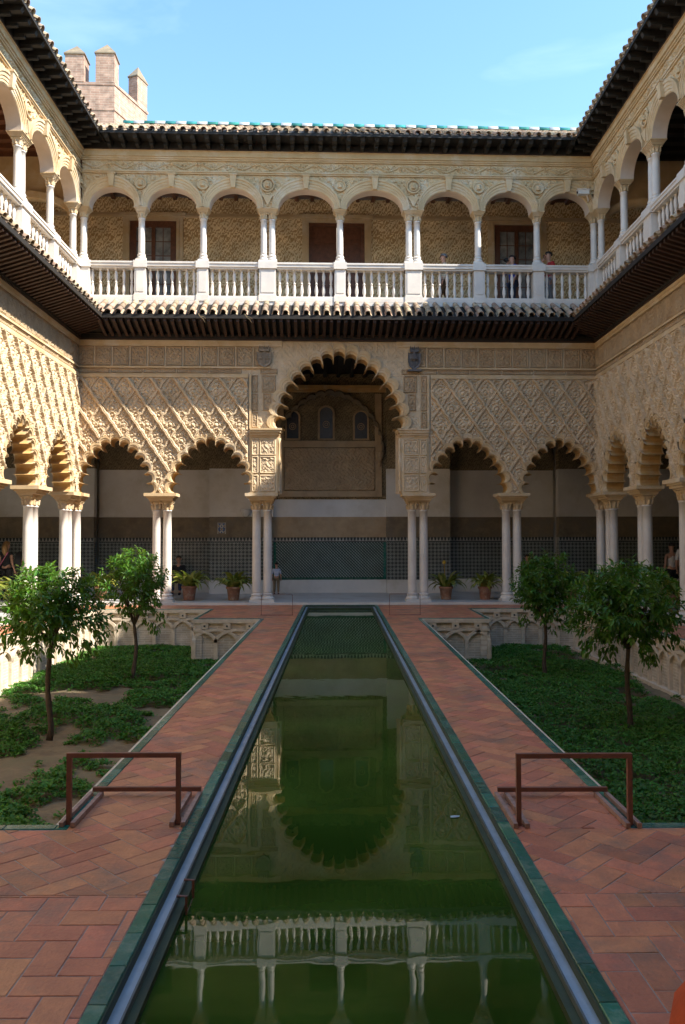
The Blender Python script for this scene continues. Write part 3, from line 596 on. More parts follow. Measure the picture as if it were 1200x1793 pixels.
for i in range(0, len(xs), 2):
    a, b = xs[i], xs[i+1]
    part('stucco_field', MB().box(a+.22, b-.22, DY, DY+.25, 9.22, 12.43), DAMASK, ub); part('tile_band', MB().box(a+.22, b-.22, DY-.01, DY+.25, ZU, 9.20), BLUET, ub)
    part('dado_rail', MB().box(a+.22, b-.22, DY-.03, DY+.2, 9.20, 9.235), STONE, ub)
part('stucco_field', MB().box(-10.6, 10.6, DY, DY+.25, 12.58, 13.1), DAMASK, ub)
part('wall_frieze', MB().box(-10.6, 10.6, DY-.06, DY+.25, 12.43, 12.50).box(-10.6, 10.6, DY-.02, DY+.25, 12.50, 12.58), STONE, ub)
for k, (a, b, zt) in enumerate(ops):
    part('door_surround', MB().box(a-.22, a, DY-.07, DY+.25, ZU, 12.43).box(b, b+.22, DY-.07, DY+.25, ZU, 12.43).box(a, b, DY-.07, DY+.25, zt-.03, 12.43).box(a-.30, b+.30, DY-.12, DY+.2, 12.44, 12.56).box(a-.10, a-.04, DY-.10, DY-.06, ZU, 12.36).box(b+.04, b+.10, DY-.10, DY-.06, ZU, 12.36), STONE, ub)
    if k == 1:
        for s0, s1 in ((a+.10, (a+b)/2-.01), ((a+b)/2+.01, b-.10)):
            d = part('door', MB().box(s0, s1, DY+.08, DY+.14, ZU, zt-.13), DOORW, ub); w = s1-s0
            for z0, z1 in ((8.9, 9.5), (9.6, 10.1), (10.2, 10.75)): part('door_panel', MB().box(s0+.1, s1-.1, DY+.05, DY+.08, z0, z1), DOORW, d)
            for (u0, u1) in ((.1, w/2-.03), (w/2+.03, w-.1)): part('door_panel', MB().box(s0+u0, s0+u1, DY+.05, DY+.08, 10.85, 11.55), DOORW, d)
            part('door_panel', MB().box(s0+.1, s1-.1, DY+.05, DY+.08, 11.65, 12.1), DOORW, d)
        part('door_frame', MB().box(a, a+.10, DY+.02, DY+.16, ZU, zt-.03).box(b-.10, b, DY+.02, DY+.16, ZU, zt-.03).box(a+.1, b-.1, DY+.02, DY+.16, zt-.13, zt-.03), DOORW, ub)
    else:
        w = part('window', MB().box(a, a+.20, DY+.02, DY+.16, ZU, zt-.03).box(b-.20, b, DY+.02, DY+.16, ZU, zt-.03).box(a+.2, b-.2, DY+.02, DY+.16, zt-.23, zt-.03).box((a+b)/2-.06, (a+b)/2+.06, DY+.02, DY+.16, ZU, zt-.23).box(a+.2, (a+b)/2-.06, DY+.05, DY+.13, ZU, 9.3).box((a+b)/2+.06, b-.2, DY+.05, DY+.13, ZU, 9.3), DOORW, ub)
        for s0, s1 in ((a+.20, (a+b)/2-.06), ((a+b)/2+.06, b-.20)):
            gb = MB().box((s0+s1)/2-.012, (s0+s1)/2+.012, DY+.06, DY+.10, 9.3, zt-.23)
            for q in range(1, 6): z = 9.3+(zt-.23-9.3)*q/6; gb.box(s0, s1, DY+.062, DY+.098, z-.012, z+.012)
            part('glazing_bar', gb, DOORW, w)
            for q in range(6):
                z0 = 9.3+(zt-.23-9.3)*q/6+.012; z1 = 9.3+(zt-.23-9.3)*(q+1)/6-.012
                for u0, u1 in ((s0, (s0+s1)/2-.012), ((s0+s1)/2+.012, s1)): part('pane', MB().box(u0, u1, DY+.075, DY+.085, z0, z1), GLASSD, w)
        cv = MB(); n = 60; cv.strips([[(a+.2+(b-a-.4)*i/n, DY+.20+.025*math.sin(i*1.3), z) for i in range(n+1)] for z in (9.25, zt-.25)]); 
        GLASS2 = None
        part('curtain', cv, CURT, ub, True)
for M, s, lab in ((FW, -1, 'left'), (FE, 1, 'right')):
    w = thing('upper_gallery_wall', f'{lab} upper gallery back wall with dark wooden door', 'wall', M); xa, xb = ((-12.2, 3.0) if s < 0 else (-2.8, 12.2))
    part('wall_plaster', MB().box(xa, xb, DY+.1, DY+.3, ZU, 11.9), PINK, w); part('wall_frieze', MB().box(xa, xb, DY+.02, DY+.3, 11.9, 12.0).box(xa, xb, DY+.06, DY+.3, 12.0, 12.8).box(xa, xb, DY+.02, DY+.3, 13.0, 13.4), STONE, w)
    part('wall_cornice', MB().box(xa, xb, DY-.04, DY+.3, 12.8, 13.0), STONE, w)
    for c in (s*2.2, s*6.2):
        part('door_surround', MB().box(c-.85, c-.6, DY+.0, DY+.12, ZU, 11.6).box(c+.6, c+.85, DY+.0, DY+.12, ZU, 11.6).box(c-.85, c+.85, DY+.0, DY+.12, 11.4, 11.65), STONE, w); part('door', MB().box(c-.6, c+.6, DY+.06, DY+.09, ZU, 11.4), DOORW, w)
    # transverse arch dividing the side gallery from the corner
    for xx in (s*-.10,):
        A_ = 1.35; pr = [(A_, 1.0), (A_+.06, 1.08), (A_+.2, 1.3)]
        q = MB(); cy = 1.66
        q.strips([[(xx+dx, cy+p[0], 11.2+p[1]) for p in ell(0, a_, b_)] for dx, a_, b_ in ((-.15, 1.32, .55), (.15, 1.32, .55), (.15, 1.5, .75))])
        q.strips([[(xx-.15, cy+p[0], 11.2+p[1]) for p in ell(0, 1.32, .55)], [(xx-.15, cy+p[0], 11.2+p[1]) for p in ell(0, 1.5, .75)]])
        part('transverse_arch', q, STONE, w, True)
        part('pilaster', MB().box(xx-.15, xx+.15, DY-.08, DY+.1, ZU, 11.2), STONE, w)
        put('spandrel_wall', relief('spandrel_wall', .30, DY+.1, 11.2, 13.1, .05, lambda X, Z: X*0, STONE, [np.vstack([np.array(ell(cy, 1.45, .70))+[0, 11.2], [[cy+1.45, 10]], [[cy-1.45, 10]]])]), w, (xx, 0, 0), (0, 0, PI/2))
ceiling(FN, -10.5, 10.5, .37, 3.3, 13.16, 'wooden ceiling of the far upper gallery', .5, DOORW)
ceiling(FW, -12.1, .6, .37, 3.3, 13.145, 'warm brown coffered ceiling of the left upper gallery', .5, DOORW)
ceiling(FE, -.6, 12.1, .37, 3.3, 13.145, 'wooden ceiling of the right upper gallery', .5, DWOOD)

# ------------------------------------------------------------------ tiled eaves and roofs
def half_tile(r0, r1, ln, n=7, th=.014):
    """cover tile: half barrel, wide end at y=0 (eave) narrowing to y=ln, local z up"""
    v = []; f = []
    for j, (r, y) in enumerate(((r0, 0), (r1, ln))):
        for k in range(n+1):
            a = PI*k/n; v.append((r*math.cos(a), y, r*math.sin(a)))
        for k in range(n+1):
            a = PI*k/n; v.append(((r-th)*math.cos(a), y, (r-th)*math.sin(a)))
    m = n+1
    for k in range(n):
        f += [(k, k+1, 2*m+k+1, 2*m+k), (m+k, 3*m+k, 3*m+k+1, m+k+1), (k, m+k, m+k+1, k+1)]
    return MB().add(v, f)
COVER_T = half_tile(.088, .072, .40).mesh('roof_tile', RTILE, True)
def pan(r0, ln):
    v = []; f = []; n = 6
    for y in (0, ln):
        for k in range(n+1): a = PI+PI*k/n; v.append((r0*math.cos(a), y, r0*.75*math.sin(a)+.03))
    for k in range(n): f.append((k, k+1, n+1+k+1, n+1+k))
    return MB().add(v, f)
PAN_T = pan(.085, .40).mesh('gutter_tile', RTILE, True)
def eave(M, label, x0, x1, y_e, z_e, slope, rows, pitch, name, cat, ridge=False, front=0.0, max_cov=280):
    root = thing(name, label, cat, M); ang = math.atan(slope); n = int(round((x1-x0)/pitch)); st = (x1-x0)/n; ln = .34; cnt = 0
    ext = MB(); 
    for j in range(rows):
        for i in range(n):
            x = x0+st*(i+.5); y = y_e+j*ln*math.cos(ang); z = z_e+j*ln*math.sin(ang)
            if cnt < max_cov:
                put('roof_tile', COVER_T, root, (x, y+random.uniform(-.012, .012), z+.03), (ang+random.uniform(-.02, .02), 0, random.uniform(-.03, .03))); cnt += 1
                if j == 0: put('gutter_tile', PAN_T, root, (x+st/2, y+.02, z+.0), (ang, 0, 0)); cnt += 1
            else:
                R = Matrix.Translation((x, y+random.uniform(-.012, .012), z+.03)) @ Matrix.Rotation(ang+random.uniform(-.02, .02), 4, 'X')
                me = COVER_T; o = len(ext.v); ext.v += [tuple(R @ v.co) for v in me.vertices]; ext.f += [tuple(k+o for k in p.vertices) for p in me.polygons]
    if ext.v: stuff(part('roof_tiles', ext, RTILE, root, True))
    L_ = rows*ln; y1 = y_e+L_*math.cos(ang); z1 = z_e+L_*math.sin(ang)
    d = MB(); d.hexa([(x0, y_e+.04, z_e-.07), (x1, y_e+.04, z_e-.07), (x1, y1, z1-.07), (x0, y1, z1-.07)], [(x0, y_e+.04, z_e-.02), (x1, y_e+.04, z_e-.02), (x1, y1, z1-.02), (x0, y1, z1-.02)])
    part('roof_deck', d, DWOOD, root)
    return root, y1, z1
def rafters(root, x0, x1, pitch, w, y0, z0, y1, z1, h, m, nm='rafter'):
    r = MB().hexa([(-w/2, y1, z1-h), (w/2, y1, z1-h), (w/2, y0, z0-h), (-w/2, y0, z0-h)], [(-w/2, y1, z1), (w/2, y1, z1), (w/2, y0, z0), (-w/2, y0, z0)]).mesh(nm, m)
    n = int((x1-x0)/pitch)
    for i in range(n): put(nm, r, root, (x0+(i+.5)*(x1-x0)/n, 0, 0))
wings = ((FN, 'far', -6.75, 6.95, -7.4, 7.6, 0), (FW, 'left', -12.2, -.2, -12.2, .2, 1), (FE, 'right', .2, 12.2, -.2, 12.2, 1))
for M, lab, rx0, rx1, x0, x1, sd_ in wings:
    r, y1, z1 = eave(M, f'{lab} lower eave of weathered clay tiles on dark rafters above the arcade', x0, x1, -.95, 8.13, .60, 3, .288, 'tiled_eave', 'eave')
    rafters(r, rx0, rx1, .20, .085, .0, 7.78, -.88, 8.05, .12, RWOOD)
    part('soffit_boards', MB().hexa([(x0, -.90, 8.055), (x1, -.90, 8.055), (x1, 0, 7.79), (x0, 0, 7.79)], [(x0, -.90, 8.08), (x1, -.90, 8.08), (x1, 0, 8.45), (x0, 0, 8.45)]), DWOOD, r)
    part('wall_beam', MB().box(x0, x1, -.10, .02, 7.64, 7.77), DWOOD, r); part('red_fillet', MB().box(x0, x1, -.075, .02, 7.605, 7.64), RWOOD, r)
    part('lower_wall_band', MB().box(x0, x1, -.02, .3, 7.79, 8.52), STUC, r)
    part('eave_board', MB().box(x0, x1, -.93, -.89, 8.00, 8.11), DWOOD, r)
    r, y1, z1 = eave(M, f'{lab} upper roof of clay tiles with dark carved eave brackets', x0, x1, -.80, 13.36, .55, 8, .288, 'tiled_roof', 'roof')
    bm = MB().box(-.06, .06, -.66, .0, 13.20, 13.34).add([(-.06, -.66, 13.20), (.06, -.66, 13.20), (.06, -.74, 13.34), (-.06, -.74, 13.34), (-.06, -.66, 13.34), (.06, -.66, 13.34)], [(0, 1, 2, 3), (0, 3, 4), (1, 5, 2)]).box(-.045, .045, -.42, 0, 13.13, 13.2).mesh('eave_bracket', DWOOD)
    n = int((rx1-rx0)/.40)
    for i in range(n): put('eave_bracket', bm, r, (rx0+(i+.5)*(rx1-rx0)/n, 0, 0))
    part('soffit_boards', MB().box(x0, x1, -.76, .4, 13.34, 13.37), DWOOD, r); part('bed_board', MB().box(x0, x1, -.17, .3, 13.152, 13.34), DWOOD, r)
    part('red_fillet', MB().box(x0, x1, -.165, .02, 13.115, 13.15), RWOOD, r)
    if lab == 'far':
        k = 44; w = 15.4/k
        for i in range(k):
            t = half_tile(.14, .13, w*1.02); 
            me = _rl.get(('ridge', i % 2)) or t.mesh('ridge_tile', WHITE if i % 2 else GRIM, True); _rl[('ridge', i % 2)] = me
            put('ridge_tile', me, r, (-6.6+i*w*.93, y1+.05, z1+.09), (0, 0, -PI/2))
    # roof body behind, closes the building for light and reflections
    part('roof_back', MB().box(x0 if sd_ == 0 else x0, x1, y1-.3, y1+2.2, 13.3, z1-.1), RTILE, r)
# outer shell walls behind the galleries, plain continuation of the long wings towards the camera
for nm, mb, lab in (('outer_wall', MB().box(-11.8, 12, 27.75, 28.05, 0, 13.3), 'plain outer wall behind the far galleries'),):
    tag(part(nm, mb, PLAST, None), lab, 'wall')
for s, lab in ((-1, 'left'), (1, 'right')):
    xf = -7.45 if s < 0 else 7.58
    w = thing('long_wing', f'plain near continuation of the {lab} palace wing beyond the picture edge', 'building')
    def bx(a, b, y0, y1, z0, z1): return MB().box(min(a, b), max(a, b), y0, y1, z0, z1)
    y1 = 12.2
    part('wing_wall', bx(xf+s*.02, xf+s*4.6, -3, y1 if s < 0 else y1+.4, 0, 8.5), STUC, w); part('wing_upper_wall', bx(xf+s*.02, xf+s*4.6, -3, 10.9, 8.5, 13.3), STONE, w)
    part('wing_eave', bx(xf-s*.78, xf+s*2, -3, 10.9, 13.34, 13.45), RTILE, w); part('wing_lower_eave', bx(xf-s*.92, xf+s*.5, -3, 10.9, 8.05, 8.25), RTILE, w)
    part('wing_roof', bx(xf+s*1.6, xf+s*4.6, -3, 11.3, 13.3, 14.6), RTILE, w); part('wing_outer_wall', bx(xf+s*4.4, xf+s*4.65, 10.9, 28, 0, 13.3), PLAST, w)  # roof box added to block a sun streak where the wings join
for xa, xb, lab in ((7.8, 12.0, 'right'), (-12.0, -7.8, 'left')):
    tag(part('corner_roof_blocker', MB().box(xa, xb, 24.4, 27.9, 13.42, 14.2), RTILE, None), f'hidden roof box added to block sun over the far {lab} corner of the galleries', 'roof')  # plain boxes added over the corners to stop sun leaking into the galleries
w = thing('entrance_wing', 'plain palace wing closing the courtyard unseen behind the viewer, set close to dim the foreground', 'building')  # unseen wing placed close so it blocks sky light over the foreground
part('wing_wall', MB().box(-7.4, 7.5, -1.3, -.7, 0, 13.3), STUC, w); part('wing_eave', MB().box(-7.4, 7.5, -1.3, .1, 13.34, 13.45), RTILE, w); part('wing_lower_eave', MB().box(-7.4, 7.5, -.7, .25, 8.05, 8.25), RTILE, w)

# ------------------------------------------------------------------ tower behind the roof
tw = thing('brick_tower', 'pale brick tower with pyramid-capped battlements rising behind the left roof', 'tower')
TC, TR, TL = np.array([-12.66, 44.6]), np.array([-11.55, 47.7]), np.array([-18.6, 44.3])
def wallbox(P, Q, z0, z1, th, out=.0):
    P, Q = np.array(P), np.array(Q); d = (Q-P)/np.linalg.norm(Q-P); n = np.array([d[1], -d[0]])
    return [tuple(P+n*out-d*out), tuple(Q+n*out+d*out), tuple(Q-n*th+d*out), tuple(P-n*th-d*out)]
back = TR+(TL-TC)
part('tower_body', MB().prism([tuple(TL), tuple(TC), tuple(TR), tuple(back)], 0, 27.75), TOWB, tw)
for z in (26.25, 27.7):
    c = (TC+back)/2; part('string_course', MB().prism([tuple(c+(p-c)*1.018) for p in (TL, TC, TR, back)], z-.06, z+.10), TOWB, tw)
def merlon(p, q, th, z0, z1, zt):
    b = wallbox(p, q, z0, z1, th); m = part('merlon', MB().prism(b, z0, z1), TOWB, tw); c = np.mean(b, axis=0); e = [tuple(c+(np.array(k)-c)*1.12) for k in b]
    part('merlon_cap', MB().add([(*k, z1) for k in e]+[(*k, z1+.07) for k in e]+[(*c, zt)], [(3, 2, 1, 0), (0, 1, 5, 4), (1, 2, 6, 5), (2, 3, 7, 6), (3, 0, 4, 7), (4, 5, 8), (5, 6, 8), (6, 7, 8), (7, 4, 8)]), STUCD, m)
u = (TR-TC)/np.linalg.norm(TR-TC)
merlon((-15.42, 44.42), (-14.35, 44.46), 1.0, 27.8, 29.35, 30.15)
merlon((-13.72, 44.52), (-12.66, 44.56), 1.0, 27.8, 29.45, 30.3)
merlon(tuple(TC+u*2.25), tuple(TC+u*3.28), .62, 27.8, 29.45, 30.35)
merlon((-17.9, 44.33), (-16.9, 44.37), 1.0, 27.8, 29.35, 30.15)

# ------------------------------------------------------------------ ground, pool basin
XL, XR, YF, YN = -1.0, 1.115, 22.80, -3.0       # outer edge of the green kerb of the pool
GL = dict(x0=-6.45, x1=-1.82, y0=5.27, y1=21.5, px=-3.40, py=18.85); GRt = dict(x0=1.95, x1=6.35, y0=5.27, y1=21.5, px=3.55, py=18.85)
struct('ground', MB().box(-400, 400, -300, 600, -2.6, -1.6), SOIL)
pv = MB()
def slab(x0, x1, y0, y1): pv.box(x0, x1, y0, y1, -1.3, -.0035)
I_ = .09
slab(-7.3, XL+.003, YN, GL['y0']-.01); slab(XR-.003, 7.4, YN, GRt['y0']-.01)
slab(GL['x1']+I_, XL+.003, GL['y0']-.01, 22.8); slab(XR-.003, GRt['x0']-I_, GRt['y0']-.01, 22.8)
slab(GL['px']+I_, GL['x1']+I_, GL['py']+I_, 22.8); slab(GRt['x1']+I_, 7.4, GRt['y0']-.01, 22.8)
slab(-7.3, GL['x0']-I_, GL['y0']-.01, 22.8); slab(GRt['x0']-I_, GRt['px']-I_, GRt['py']+I_, 22.8)
slab(GL['x0']-I_, GL['px']+I_, GL['y1']+I_, 22.8); slab(GRt['px']-I_, GRt['x1']+I_, GRt['y1']+I_, 22.8)
pave = struct('pavement', pv, MORT)
# herringbone bricks, clipped to regions
def clip(poly, x0, x1, y0, y1):
    for ax, lim, sgn in ((0, x0, 1), (0, x1, -1), (1, y0, 1), (1, y1, -1)):
        out = []
        for i in range(len(poly)):
            a, b = poly[i-1], poly[i]; da, db = sgn*(a[ax]-lim), sgn*(b[ax]-lim)
            if da*db < 0: t = da/(da-db); out.append(tuple(a[k]+(b[k]-a[k])*t for k in (0, 1)))
            if db >= 0: out.append(b)
        poly = out
        if len(poly) < 3: return None
    return poly
BW = .150; BJ = .0035
bricks = []
def herring(x0, x1, y0, y1, ang, ox=0, oy=0):
    ca, sa = math.cos(ang), math.sin(ang); cxm, cym = (x0+x1)/2, (y0+y1)/2; R = math.hypot(x1-x0, y1-y0)/2+.5; n = int(R/BW)+4
    for k in range(-n, n):
        for b in range(-n//2-2, n//2+2):
            for (u0, u1, v0, v1) in ((k+4*b, k+2+4*b, k, k+1), (k+2+4*b, k+3+4*b, k-1, k+1)):
                if abs(u0) > n+3: continue
                q = [(u0*BW+BJ, v0*BW+BJ), (u1*BW-BJ, v0*BW+BJ), (u1*BW-BJ, v1*BW-BJ), (u0*BW+BJ, v1*BW-BJ)]
                q = [(ca*a-sa*c+cxm+ox, sa*a+ca*c+cym+oy) for a, c in q]
                q = clip(q, x0, x1, y0, y1)
                if not q: continue
                A = abs(sum(q[i-1][0]*q[i][1]-q[i][0]*q[i-1][1] for i in range(len(q))))/2
                if A < 4e-4: continue
                bricks.append((q, A))
YS = 4.24; g = .004
herring(-6.5, XL-g, 1.2, YS-g, 0); herring(XR+g, 6.5, 1.2, YS-g, 0, .03, .02)
herring(-7.3, XL-g, YS+g, GL['y0']-.09, PI/4, .05, .1); herring(XR+g, 7.4, YS+g, GRt['y0']-.09, PI/4, .1, 0)
herring(GL['x1']+.08, XL-g, GL['y0']-.087, 22.78, PI/4, .02, .03); herring(XR+g, GRt['x0']-.08, GRt['y0']-.087, 22.78, PI/4, .0, .05)
herring(GL['px']+.0, GL['x1']+.077, GL['py']+.09, 22.78, PI/4); herring(GRt['x0']-.077, GRt['px'], GRt['py']+.09, 22.78, PI/4)
herring(-7.28, GL['px']-g, GL['y1']+.09, 22.78, PI/4); herring(GRt['px']+g, 7.38, GRt['y1']+.09, 22.78, PI/4)
herring(-7.28, GL['x0']-.09, GL['y0'], GL['y1']+.087, PI/4); herring(GRt['x1']+.09, 7.38, GRt['y0'], GRt['y1']+.087, PI/4)
def score(b):
    q, A = b; x = sum(p[0] for p in q)/len(q); y = sum(p[1] for p in q)/len(q)
    if y < 2.9 or abs(x) > (y*.44): return 0
    return A/y**3
bricks.sort(key=score, reverse=True)
rest = MB(); rs = random.Random(3)
for i, (q, A) in enumerate(bricks):
    dz = [rs.uniform(-.0012, .0012) for _ in q]; z = rs.uniform(-.001, .001); n = len(q); c = (sum(p[0] for p in q)/n, sum(p[1] for p in q)/n)
    V = [(x, y, -.02) for x, y in q]+[(x, y, -.0018+z) for x, y in q]+[(c[0]+(x-c[0])*.965, c[1]+(y-c[1])*.965, z+d) for (x, y), d in zip(q, dz)]
    F = [tuple(range(2*n, 3*n))]+[(k, (k+1) % n, (k+1) % n+n, k+n) for k in range(n)]+[(k+n, (k+1) % n+n, (k+1) % n+2*n, k+2*n) for k in range(n)]
    if i < 299: part('brick', MB().add([(x-c[0], y-c[1], z_) for x, y, z_ in V], F), BRICK, pave, loc=(c[0], c[1], 0))
    else: rest.add(V, F)
stuff(part('paving_bricks', rest, BRICK, pave))
# glazed green edging
def edging(root, runs, wid=.078, z=.004, th=.05, ln=.29):
    c = 0
    for (ax, fixed, a, b, sgn) in runs:
        n = int(round(abs(b-a)/ln)); st = (b-a)/n
        for i in range(n):
            u0, u1 = a+st*i+.0015, a+st*(i+1)-.0015; w0, w1 = sorted((fixed, fixed+sgn*wid)); zz = z+random.uniform(-.001, .001)
            u0, u1 = sorted((u0, u1)); x0, x1, y0, y1 = (w0, w1, u0, u1) if ax == 'y' else (u0, u1, w0, w1); e = .004
            V = [(x0, y0, -th), (x1, y0, -th), (x1, y1, -th), (x0, y1, -th), (x0, y0, zz-e), (x1, y0, zz-e), (x1, y1, zz-e), (x0, y1, zz-e), (x0+e, y0+e, zz), (x1-e, y0+e, zz), (x1-e, y1-e, zz), (x0+e, y1-e, zz)]
            F = [(0, 1, 5, 4), (1, 2, 6, 5), (2, 3, 7, 6), (3, 0, 4, 7), (4, 5, 9, 8), (5, 6, 10, 9), (6, 7, 11, 10), (7, 4, 8, 11), (8, 9, 10, 11)]
            cx, cy = (x0+x1)/2, (y0+y1)/2; part('edge_tile', MB().add([(x-cx, y-cy, z_) for x, y, z_ in V], F), GREEN, root, loc=(cx, cy, 0)); c += 1
pk = thing('pool_edging', 'green glazed tile edging framing the long narrow pool', 'edging')
edging(pk, [('y', XL, 1.5, YF, 1), ('y', XR, 1.5, YF, -1), ('x', YF-.078, XL+.08, XR-.08, 1)])
for G, lab, s in ((GL, 'left sunken garden edging of green glazed tiles', 1), (GRt, 'right sunken garden edging of green glazed tiles', -1)):
    k = thing('garden_edging', lab, 'edging'); xi, xo = (G['x1'], G['x0']) if s > 0 else (G['x0'], G['x1'])
    edging(k, [('y', xi, G['y0']-.08, G['py'], s), ('y', xo, G['y0'], G['y1'], -s), ('x', G['y0'], xo, xi, -1), ('x', G['py'], xi, G['px'], 1), ('y', G['px'], G['py']+.08, G['y1'], s), ('x', G['y1'], G['px'], xo, 1)], ln=.33)
# basin: dark recess, zinc channel, dark green wall, water
bs = MB(); xi0, xi1, yi = XL+.078, XR-.078, YF-.078
for (a, b, z0, z1, m, nm) in ():
    pass
def ringrect(d0, d1, z0, z1):
    m = MB(); a0, a1, y_ = xi0+d0, xi1-d0, yi-d0; b0, b1, y2 = xi0+d1, xi1-d1, yi-d1
    m.box(a0, b0, YN, y2, z0, z1); m.box(b1, a1, YN, y2, z0, z1); m.box(a0, a1, y2, y_, z0, z1); return m
pb = thing('pool_basin', 'grey zinc water channel and dark inner wall round the pool', 'pool')
part('channel_wall', ringrect(-.02, .008, -.4, -.006), DARKBASIN, pb); part('zinc_channel', ringrect(.008, .060, -.4, -.050), ZINC, pb)
part('channel_lip', ringrect(.060, .070, -.4, -.040), mat('zinc_lip', (.10, .13, .14), .5, scale=9), pb); part('basin_wall', ringrect(.070, .11, -1.2, -.07), DARKBASIN, pb)
struct('pool_water', MB().add([(XL, YN, -.105), (XR, YN, -.105), (XR, YF, -.105), (XL, YF, -.105)], [(0, 1, 2, 3)]), WATER)
fr_ = thing('ladder_rail', 'small rusty metal bracket on the left inner wall of the pool', 'bracket', loc=(xi0+.075, 4.35, -.11))
part('rail', MB().tube([(0, .10, .10), (.05, .10, .10), (.05, .10, -.09), (.0, .10, -.09)], .008).tube([(0, -.10, .10), (.05, -.10, .10), (.05, -.10, -.09), (.0, -.10, -.09)], .008), RUST, fr_); part('crossbar', MB().tube([(.05, -.10, -.0), (.05, .10, -.0)], .006), RUST, fr_)
lf = MB().strips([[(-.035, -.015, 0), (0, -.024, .004), (.03, -.006, .002)], [(-.03, .01, .004), (0, .012, .007), (.035, .01, .005)]]); o = part('floating_scrap', lf, ZINC, None, loc=(.82, 5.7, -.102)); tag(o, 'small pale scrap floating on the water by the right pool edge', 'litter')

# ------------------------------------------------------------------ sunken gardens
for G, lab, s in ((GL, 'left', 1), (GRt, 'right', -1)):
    xi, xo = (G['x1'], G['x0']) if s > 0 else (G['x0'], G['x1'])
    nx, ny = 60, 150; xs_ = np.linspace(min(xi, xo)-.1, max(xi, xo)+.1, nx); ys_ = np.linspace(G['y0']-.1, G['y1']+.1, ny); X, Y = np.meshgrid(xs_, ys_)
    Z = -1.13+.035*vnoise(X, Y, 2.1, 4)+.015*vnoise(X, Y, 9, 1)+.006*vnoise(X, Y, 31, 2); ii = np.arange(nx*ny).reshape(ny, nx); Q = np.stack([ii[:-1, :-1], ii[:-1, 1:], ii[1:, 1:], ii[1:, :-1]], -1).reshape(-1, 4)
    o = put('garden_soil', npmesh('garden_soil', np.c_[X.ravel(), Y.ravel(), Z.ravel()], Q, SOIL, True)); o['kind'] = 'structure'; o['label'] = f'bare earth of the {lab} sunken garden'
    w = thing('garden_wall', f'{lab} sunken garden brick wall with interlacing blind arches', 'wall')
    def wallrun(P, Q):     # courtyard-side face from P to Q, recessed brick field, pilasters, interlaced ribs
        P, Q = Vector((*P, 0)), Vector((*Q, 0)); d = (Q-P); Ln = d.length; ang = math.atan2(d.y, d.x); H = 1.25; n = max(2, int(round(Ln/.50))); st = Ln/n
        def pt(nm, mb, m): o = part(nm, mb, m, w, loc=P, rot=(0, 0, ang)); return o
        pt('wall_field', MB().box(0, Ln, .05, .20, -H, -.02), GARB)
        pt('coping', MB().box(0, Ln, -.03, .20, -.10, -.009), RIBB); pt('plinth', MB().box(0, Ln, -.06, .06, -H, -1.04), RIBB)
        pil = MB().box(-.045, .045, -.015, .06, -1.04, -.56).mesh('pilaster', RIBB)
        blk = MB().box(-.085, .085, -.02, .06, -.24, -.10).mesh('block', RIBB); hol = MB().box(-.022, .022, -.024, -.018, -.195, -.15).mesh('hole_shade_plate', DARKM)  # small dark plates stand in for the shade inside square holes
        def arc_mesh(a0, a1, y):
            m = MB(); A = [(math.cos(t), math.sin(t)) for t in np.linspace(a0, a1, 18)]
            m.strips([[(c*(st-.04), yy, -.56+sn*.27) for c, sn in A] for yy in (.06, y)]+[[(c*(st+.045), yy, -.56+sn*.33) for c, sn in A] for yy in (y, .06)]); return m
        full = arc_mesh(0, PI, -.012).mesh('arch_rib', RIBB); full2 = arc_mesh(0, PI, -.020).mesh('arch_rib', RIBB)
        for i in range(n+1):
            v = P+d.normalized()*(st*i)
            if 0 < i < n or True:
                put('pilaster', pil, w, v, (0, 0, ang))
            if 0 < i < n: put('arch_rib', full if i % 2 else full2, w, v, (0, 0, ang))
            elif i == 0: put('arch_rib', arc_mesh(0, PI/2, -.02).mesh('arch_rib', RIBB), w, v, (0, 0, ang))
            else: put('arch_rib', arc_mesh(PI/2, PI, -.02).mesh('arch_rib', RIBB), w, v, (0, 0, ang))
            if i < n: v2 = v+d.normalized()*st/2; put('block', blk, w, v2, (0, 0, ang)); put('hole_shade_plate', hol, w, v2, (0, 0, ang))
    if s > 0:
        wallrun((xo, G['y0']), (xo, G['y1'])); wallrun((xo, G['y1']), (G['px'], G['y1'])); wallrun((G['px'], G['y1']), (G['px'], G['py'])); wallrun((G['px'], G['py']), (xi, G['py'])); wallrun((xi, G['py']), (xi, G['y0']))
    else:
        wallrun((xi, G['y0']), (xi, G['py'])); wallrun((xi, G['py']), (G['px'], G['py'])); wallrun((G['px'], G['py']), (G['px'], G['y1'])); wallrun((G['px'], G['y1']), (xo, G['y1'])); wallrun((xo, G['y1']), (xo, G['y0']))
    # ground cover: small leafy plants, each a tuft of folded leaves
    N = 30000 if s > 0 else 21000
    PX = rng.uniform(min(xi, xo)+.05, max(xi, xo)-.05, N); PY = G['y0']+(G['y1']-G['y0'])*rng.uniform(0, 1, N)**1.15
    m1 = vnoise(PX, PY, 1.35, 3)+.45*vnoise(PX, PY, 4.1, 7)+.35*vnoise(PX, PY, 9, 5)
    if s > 0:
        thr = .02+.25*np.exp(-((PY-15.2)/1.6)**2)*sm(-6.2, -4.5, PX)+.22*np.exp(-((PY-10.3)/3.5)**2)-.75*sm(16.4, 18.0, PY)-.3*sm(-4.6, -5.6, PX)*sm(14, 10, PY)+.25*np.exp(-((PX+3.0)/.8)**2)*sm(14.5, 13, PY)-.34
        thr += .8*sm(-5.9, -6.25, PX)*sm(17, 15, PY)
    else:
        thr = -.75+.9*np.exp(-(np.hypot(PX-2.4, PY-5.8)/.55)**2)+.9*sm(5.75, 6.05, PX)
